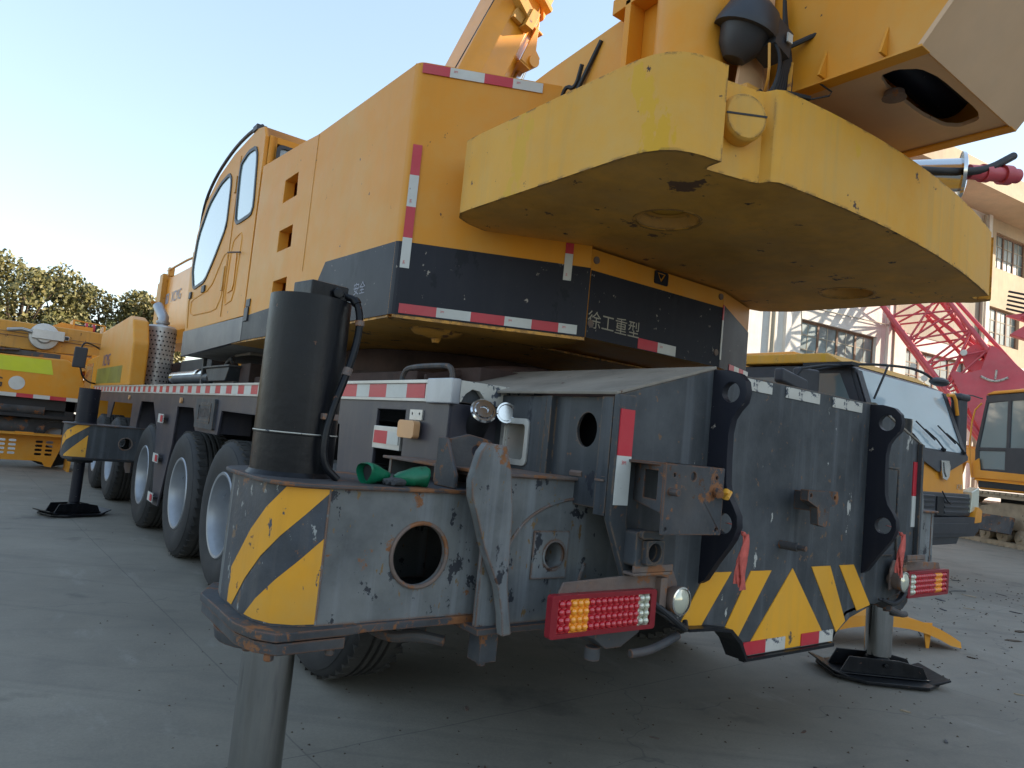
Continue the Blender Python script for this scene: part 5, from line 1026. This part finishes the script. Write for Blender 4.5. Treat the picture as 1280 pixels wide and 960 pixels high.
# ================================================================ red lattice boom crane
rc=thing('lattice_crane','red lattice boom crawler crane in front of the pale workshop building','crawler crane',(27,8,0))
FW=V((.37,-.93,0)).normalized(); BK=V((.93,.37,0)).normalized()   # along the picture / away
A=[V((26.50,9.14,2.62)),V((25.34,12.07,7.15))]; Bc=[V((26.25,9.78,5.31)),V((25.63,11.34,7.23))]
def chord(p,q,ext): 
    p,q=V(p),V(q); return p,q+(q-p)*ext
c1=chord((26.50,9.14,2.62),(25.34,12.07,7.15),.9)
c3=chord((26.85,8.26,4.30),(26.08,10.2,7.27),1.4)
d=(c1[1]-c1[0]).normalized()
b=M(); th=1.5
def rod(p,q,r): b.cyl(p,q,r,n=10)
ch=[c1,(c1[0]+BK*th,c1[1]+BK*th),c3,(c3[0]+BK*th,c3[1]+BK*th)]
c1L=(c1[1]-c1[0]).length
for p,q in ch: rod(p,q,.09)
n=9; 
def at(c,t): return c[0]+(c[1]-c[0])*t
# parallelise second pair
for i in range(n):
    t0=.14+.86*i/n; t1=.14+.86*(i+1)/n
    for a,c in ((0,2),(1,3),(0,1),(2,3)):
        rod(at(ch[a],t0),at(ch[c],t1 if i%2 else t0),.038); rod(at(ch[a],t1 if i%2==0 else t0),at(ch[c],t0 if i%2 else t1),.038) ; rod(at(ch[c],t0),at(ch[a],t1),.034)
lb=build(b,'lattice_boom','red_boom',rc,sharp=60)
b=M(); c2=chord((26.43,9.4,3.3),(25.2,12.4,7.9),.3)
for k,(p,q) in enumerate([((26.9,8.1,4.9),(26.2,10.4,8.0)),((26.55,9.0,5.6),(25.75,11.1,7.6)),((26.8,8.38,3.86),(26.2,9.9,5.9))]):
    p,q=V(p)+BK*(.8+.4*k),V(q)+BK*(.8+.4*k); rod(p,q+(q-p)*.8,.07)
build(b,'jib_chord','red_boom',rc,sharp=60)
def Pq(x,z,t): # plane coordinates: x along FW from (26,10.4)
    return V((26,10.4,0))+FW*x+V((0,0,z))-BK*t
b=M(); b.prismf([(1.35,2.62),(2.6,2.62),(2.5,4.9),(1.36,6.05),(1.22,6.12),(1.12,5.9),(.95,5.3),(.45,5.15),(.2,5.25),(.10,5.12)],Pq,-.05,.15,0)
b.prismf([(1.35,2.62),(2.6,2.62),(2.5,4.9),(1.36,6.05),(1.22,6.12),(1.12,5.9),(.95,5.3),(.45,5.15),(.2,5.25),(.10,5.12)],Pq,-1.6,-1.4,0)
build(b,'boom_foot','red_boom',rc,bevel=.01)
b=M(); c=Pq(1.05,4.3,.16); pts=[Pq(.95+.75*i/8+.0,5.08-.14*math.sin(PI*i/8)-.02*i/8,.17) for i in range(9)]; b.tube(pts,.04,6); b.tube([Pq(1.35,5.0,.17),Pq(1.38,5.3,.17)],.03,6); build(b,'angle_gauge','tape_old',rc)
b=M(); c=Pq(.95,5.75,-.5); b.lathe([(.1,-.25),(.5,-.25),(.5,-.2),(.28,-.18),(.28,.18),(.5,.2),(.5,.25),(.1,.25)],c,BK,24); build(b,'rope_drum','red_boom',rc)
b=M(); 
for (x,z) in ((-1.0,5.35),(-.65,4.95),(.45,5.85)): b.cyl(Pq(x,z,.08),Pq(x,z,.22),.10)
build(b,'pin_cap','tape_white',rc)
b=M()
for k in range(5): b.tube([Pq(1.6,7.9-.1*k,.2-.2*k),Pq(6.5,6.6-.13*k,.2-.2*k)],.035,6)
build(b,'pendant_rope','black',rc)
b=M(); b.prismf([(1.7,6.5),(2.1,6.8),(6,5.2),(6,4.8)],Pq,-.3,.1); b.prismf([(1.6,7.3),(2.2,7.4),(6,5.9),(6,5.6)],Pq,-1.0,-.8); b.tube([Pq(2.0,7.1,.2),Pq(6,4.4,.2)],.11,10); build(b,'mast','red_boom',rc,bevel=.02)
b=M(); b.prismf([(3.0,1.0),(8,1.0),(8,3.0),(3.2,3.0)],Pq,-4.6,-2.2); build(b,'house','red_boom',rc,bevel=.05)
b=M(); b.prismf([(0.3,.0),(7.4,.0),(7.6,.5),(7.4,1.0),(.3,1.0),(.1,.5)],Pq,-.9,.2); b.prismf([(0.3,.0),(7.4,.0),(7.6,.5),(7.4,1.0),(.3,1.0),(.1,.5)],Pq,-3.4,-2.3); build(b,'track','mud',rc,bevel=.05)
# ================================================================ workshop building at right
FO=V((31,12.2,0)); FD=V((1,-.133,0)).normalized(); FN=V((-FD.y*-1,0,0)); FN=V((FD.y,-FD.x,0))   # outward normal, towards the yard
def FP(s,z,t): return FO+FD*s+FN*t+V((0,0,z))
bl=thing('workshop','long pale workshop building with rusty framed multi pane windows behind the vehicles at right','building',tuple(FO))
winA=[(-9.1,-5.0,5.05,6.55),(-3.15,.95,5.0,6.45),(2.6,6.7,5.0,6.45)]
winB=[(2.5,4.95,7.55,9.1),(5.6,8.1,7.55,9.1),(2.8,5.3,10.8,12.35),(6.0,8.5,10.8,12.35),(9.2,11.6,10.8,12.35)]
winG=[(2.2,4.2,2.3,4.05),(-2.6,-.6,2.3,4.05),(-8,-6,2.3,4.05)]
rc4=lambda w:[(w[0],w[2]),(w[1],w[2]),(w[1],w[3]),(w[0],w[3])]
hol=[rc4(w) for w in winA+winG]
b=M(); b.prismf([(-13,0),(2.0,0),(2.0,12.9),(-13,12.9)],FP,0,-.35,0,holes=[h for h in hol if h[1][0]<2]); b.prismf([(2.0,0),(18,0),(18,6.8),(2.0,6.8)],FP,0,-.35,0,holes=[h for h in hol if h[0][0]>2])
build(b,'wall','wall_white',bl)
b=M(); b.prismf([(2.0,6.8),(18,6.8),(18,12.9),(2.0,12.9)],FP,0.0,-.35,0,holes=[rc4(w) for w in winB]); build(b,'upper_wall','wall_ochre',bl)
b=M(); b.prismf([(-3.9,7.0),(2.0,7.0),(2.0,9.9),(-3.9,9.9)],FP,.03,.001); build(b,'render_panel','wall_beige',bl)
b=M(); 
for s0 in (-10.0,-4.45,2.0): b.prismf([(s0,0),(s0+.25,0),(s0+.25,12.9),(s0,12.9)],FP,.12,.001)
build(b,'pilaster','wall_white',bl)
b=M(); b.prismf([(-13,12.9),(18,12.9),(18,13.0),(-13,13.0)],FP,1.6,-.2); b.prismf([(-13,13.0),(18,13.0),(18,13.75),(-13,13.75)],FP,1.6,1.4); b.prismf([(-13,13.0),(18,13.0),(18,13.1),(-13,13.1)],FP,1.4,-14); build(b,'roof_eave','wall_ochre',bl)
b=M(); b.prismf([(-13,0),(18,0),(18,12.9),(-13,12.9)],FP,-6.0,-14); b.prismf([(-13,0),(-12.7,0),(-12.7,12.9),(-13,12.9)],FP,-.351,-5.999); build(b,'rear_block','wall_beige',bl)
b=M(); b.prismf([(-.2,4.32),(12,4.32),(12,4.75),(-.2,4.75)],FP,1.1,.001); build(b,'canopy','wall_beige',bl,bevel=.02)
b=M()
for s0 in (-4.15,-10.6,1.7): b.cyl(FP(s0,.1,.1),FP(s0,12.8,.1),.07,n=10)
b.tube([FP(-9.9,7.2,.2),FP(-9.5,6.9,.25),FP(-9.3,5.9,.2)],.02,6); b.tube([FP(-11,7.0,.1),FP(-9,6.95,.1),FP(-4,7.1,.1)],.02,6); build(b,'downpipe','wall_beige',bl)
for w in winA+winB+winG:
    big=w in winA; x0,x1,z0,z1=w; W=x1-x0; n=4 if big else (3 if W>2.2 else 2); b=M()
    for i in range(n+1): 
        s0=x0+W*i/n; b.prismf([(s0-.05,z0),(s0+.05,z0),(s0+.05,z1),(s0-.05,z1)],FP,-.12,-.20)
    for z in (z0+.04,z1-.04): b.prismf([(x0,z-.04),(x1,z-.04),(x1,z+.04),(x0,z+.04)],FP,-.121,-.199)
    f=build(b,'window','frame_rust',bl); b=M()
    for i in range(n):
        s0=x0+W*(i+.5)/n; b.prismf([(s0-.02,z0),(s0+.02,z0),(s0+.02,z1),(s0-.02,z1)],FP,-.14,-.18)
    k=3 if (z1-z0)>1.3 else 2
    for j in range(1,k): z=z0+(z1-z0)*j/k; b.prismf([(x0,z-.02),(x1,z-.02),(x1,z+.02),(x0,z+.02)],FP,-.141,-.179)
    build(b,'glazing_bar','wall_beige',f); b=M(); rr=random.Random(int(x0*10))
    for i in range(2*n):
        for j in range(k):
            a=x0+W*i/(2*n); c=z0+(z1-z0)*j/k; t=-.155+rr.uniform(-.008,.008); tl=rr.uniform(-.01,.01)
            b.add([FP(a,c,t+tl),FP(a+W/(2*n),c,t),FP(a+W/(2*n),c+(z1-z0)/k,t),FP(a,c+(z1-z0)/k,t-tl)],[(0,1,2,3)])
    build(b,'pane','pane',f,weld=False,recalc=False)
# unseen hall added right of the view, its height set to shade the yard
wg=thing('shade_hall','tall pale unseen hall added at the right of the yard to block the sun','building',(36,-16,0))
b=M(); wins=[[(y,z),(y+4,z),(y+4,z+1.8),(y,z+1.8)] for y in range(-44,-3,6) for z in (2.2,6.0,9.8,13.6)]
b.prism([(-46,0),(2,0),(2,21.0),(-46,21.0)],'x',34.5,34.8,0,holes=wins); b.box(34.8,38.5,1.7,2,0,21); b.box(34.8,38.5,-46,-45.7,0,21); b.box(38.2,38.5,-45.7,1.7,0,21); b.box(34,39,-47,2.2,21.0,21.4); build(b,'wall','wall_white',wg)
b=M()
for y in range(-44,-3,6):
    for z in (2.2,6.0,9.8,13.6): b.box(34.62,34.66,y,y+4,z,z+1.8)
build(b,'pane','pane',wg)
# perimeter wall far behind, on the left
pw=M(); pw.box(-40,30,47,47.3,0,2.6); pw.box(-40,30,46.95,47.35,2.6,2.7); o=build(pw,'perimeter_wall','wall_white'); tag(o,'low pale boundary wall running below the trees at the far end of the yard','wall')
# ================================================================ trees
def tree(x,y,h,w,lab,mt,seed,n=9500,ls=.40):
    rr=random.Random(seed); t=thing('broadleaf_tree',lab,'tree',(x,y,0),'trees beyond the yard')
    b=M(); b.tube([(x,y,0),(x+.1,y,h*.3),(x-.1,y,h*.55),(x,y,h*.8)],[.32,.26,.17,.06],10)
    cl=[]
    for i in range(34):
        a=rr.uniform(0,2*PI); e=rr.random(); rad=w*.5*math.sqrt(rr.uniform(.08,1)); z=h*rr.uniform(.34,.93)
        lim=w*.5*math.sqrt(max(.05,1-((z/h-.58)/.45)**2)); rad=min(rad,lim)
        c=V((x+rad*math.cos(a),y+rad*math.sin(a),z)); cl.append((c,rr.uniform(.6,1.3)*w*.15))
        b.tube([(x,y,h*rr.uniform(.25,.5)),(x+(c.x-x)*.5,y+(c.y-y)*.5,z*.8),c],[.10,.06,.02],6)
    build(b,'trunk','bark',t)
    vs=[];fs=[];ms=[]
    for i in range(n):
        c,r=rr.choice(cl); d=V((rr.gauss(0,1),rr.gauss(0,1),rr.gauss(0,.8))).normalized()*r*(.45+.6*rr.random()**.5)
        p=c+d; s=ls*rr.uniform(.5,1.15); u=V((rr.gauss(0,1),rr.gauss(0,1),rr.gauss(0,1))).normalized(); v=u.cross(V((rr.gauss(0,1),rr.gauss(0,1),rr.gauss(0,1)))).normalized()
        k=len(vs); vs+=[p-u*s*.5,p+v*s*.28,p+u*s*.5,p-v*s*.28]; fs.append((k,k+1,k+2,k+3)); ms.append(0 if rr.random()<.72 else 1)
    m=M(); m.v=vs; m.f=fs; m.m=ms; build(m,'crown',mt,t,weld=False,recalc=False,sharp=180)
tree(-3.5,60,9.6,6.4,'leftmost broad tree cut by the left edge of the picture',['leaf','leaf_gold'],1)
tree(1.9,61,11.0,7.0,'tallest broad olive green tree left of centre of the tree row',['leaf','leaf_gold'],2,n=12500)
tree(4.4,64,10.7,4.6,'narrower tree leaning against the right side of the tallest one',['leaf','leaf_dark'],3,n=7500)
tree(7.6,66,10.4,5.6,'golden green tree with sky gaps low down, standing left of the perforated silencer',['leaf_gold','leaf'],4)
tree(10.9,64,10.6,5.4,'golden tree just left of the tip of the yellow boom',['leaf_gold','leaf'],5)
tree(5.2,58,6.8,5.4,'low dark green tree between the tall ones, above the boom of the far left crane',['leaf_dark','leaf'],6,n=7500)
tree(8.6,57,6.6,4.8,'low dark green tree directly above the rusty engine cover',['leaf_dark','leaf'],7,n=7500)
tree(-1.4,57,7.4,5.0,'lower dense tree under the tall crown at the left',['leaf','leaf_dark'],8,n=7500)
# ================================================================ ground, litter
b=M(); b.add([(-400,-400,0),(400,-400,0),(400,800,0),(-400,800,0)],[(0,1,2,3)]); g=build(b,'ground','concrete',weld=False,recalc=False); g.location=(0,0,0); g.data.transform(Matrix.Translation((0,200,0))); struct(g)
lits=[(9.9,3.9,.16),(10.4,4.2,.14),(10.8,3.9,.10),(11.3,4.4,.12),(9.2,3.6,.09),(12.2,4.6,.08),(8.9,2.75,.12),(8.3,2.6,.10),(9.6,2.9,.07),(7.9,3.4,.08),(7.4,2.1,.05),(10.2,3.2,.08),(8.2,3.9,.05),(3.9,2.2,.04),(4.6,1.75,.035),(5.6,1.5,.03),(3.0,2.5,.03),(4.9,2.1,.03),(2.3,3.2,.03),(6.9,3.9,.07),(12.8,5.2,.12),(7.0,2.5,.04),(10.9,3.3,.09),(6.2,1.9,.04),(9.0,4.4,.09),(11.6,3.8,.10),(2.0,2.6,.02),(3.5,1.9,.025),(9.7,3.5,.06)]
rr=random.Random(3)
b=M()
for i in range(1500):
    t=rr.random(); x=rr.uniform(.8,13); y=rr.uniform(.9,5.5) if rr.random()<.8 else rr.uniform(5,14); q=rr.uniform(.0025,.008)*(1+.12*x)
    a=rr.uniform(0,6.28); vs=[(x+q*math.cos(a+k*2.1)*rr.uniform(.6,1.3),y+q*math.sin(a+k*2.1)*rr.uniform(.6,1.3),0) for k in range(3)]+[(x,y,q*.7)]
    b.add(vs,[(0,1,3),(1,2,3),(2,0,3)])
o=build(b,'grit','bark',weld=False); struct(o,'stuff'); o['label']='fine dark grit scattered over the concrete yard'; o['category']='grit'
for i,(x,y,s) in enumerate(lits):
    b=M(); k=5; pts=[(s*rr.uniform(.5,1.2)*math.cos(2*PI*j/k),s*rr.uniform(.15,.5)*math.sin(2*PI*j/k)) for j in range(k)]
    b.prism(pts,'z',.0,.003+.006*rr.random()); b.xf(Matrix.Translation((x,y,.001))@Matrix.Rotation(rr.uniform(0,3),4,'Z')@Matrix.Rotation(R(rr.uniform(-5,5)),4,'X'))
    o=build(b,'scrap',rr.choice(['plastic','grille','rusty','bark','grey_rust','mud'])); o.location.z=.001
    tag(o,'small dark scrap of litter lying flat on the concrete yard','litter','litter scattered on the concrete')
for i,(x,y) in enumerate(((10.6,4.05),(8.6,2.45),(11.9,4.9),(7.35,3.05))):
    b=M(); b.tube(smooth([(x,y,.01),(x+.15,y+.1,.02),(x+.4,y-.02,.03),(x+.6,y+.06,.01)],2),.006,6); o=build(b,'wire_offcut','black'); tag(o,['bent black wire offcut among the rubbish under the far tail lamp','short wire offcut lying nearest the right edge foot pad','wire offcut lying beyond the rubbish near the truck','little wire offcut beside the yellow loose mudguard'][i],'wire','wire offcuts on the concrete')
# ================================================================ light, sky, camera
w=bpy.data.worlds.new("World"); sc.world=w; w.use_nodes=True; nt=w.node_tree
sky=nt.nodes.new('ShaderNodeTexSky'); sky.sky_type='NISHITA'; sky.sun_disc=False
SD=V((.86,-.51,0)).normalized(); EL=R(21); sky.sun_elevation=EL; sky.sun_rotation=math.atan2(SD.x,SD.y)
sky.air_density=1.0; sky.dust_density=.5; sky.ozone_density=.8; sky.altitude=0
hs=nt.nodes.new('ShaderNodeHueSaturation'); hs.inputs['Hue'].default_value=.5; hs.inputs['Saturation'].default_value=1.25; gm=nt.nodes.new('ShaderNodeGamma'); gm.inputs['Gamma'].default_value=.50; nt.links.new(sky.outputs[0],gm.inputs[0]); nt.links.new(gm.outputs[0],hs.inputs['Color']); nt.links.new(hs.outputs[0],nt.nodes['Background'].inputs[0]); nt.nodes['Background'].inputs[1].default_value=.14
L=bpy.data.lights.new('sun','SUN'); L.energy=2.2; L.angle=R(.6); L.color=(1,.86,.70); lo=bpy.data.objects.new('sun',L); COL.objects.link(lo)
dv=V((SD.x*math.cos(EL),SD.y*math.cos(EL),math.sin(EL))); lo.rotation_euler=dv.to_track_quat('Z','Y').to_euler(); lo.location=(30,-10,30)
cam=bpy.data.cameras.new('camera'); co=bpy.data.objects.new('camera',cam); COL.objects.link(co); sc.camera=co
cam.sensor_width=36; cam.lens=36*890/1280; cam.clip_start=.05; cam.clip_end=2000
ex_=V((0.7928963,0.1259796,0.5961917)); ey_=V((-0.6014292,0.0044883,0.7989135)); ez_=V((0.0979709,-0.9920227,0.0793266))
co.matrix_world=Matrix(((ex_.x,-ex_.y,-ex_.z,0),(ey_.x,-ey_.y,-ey_.z,0),(ez_.x,-ez_.y,-ez_.z,1.45),(0,0,0,1)))
sc.view_settings.view_transform='Standard'; sc.view_settings.look='None'; sc.view_settings.exposure=2.27; sc.view_settings.gamma=1
sc.render.engine='CYCLES'; sc.render.resolution_x=1024; sc.render.resolution_y=768
try: sc.cycles.use_denoising=True
except Exception: pass
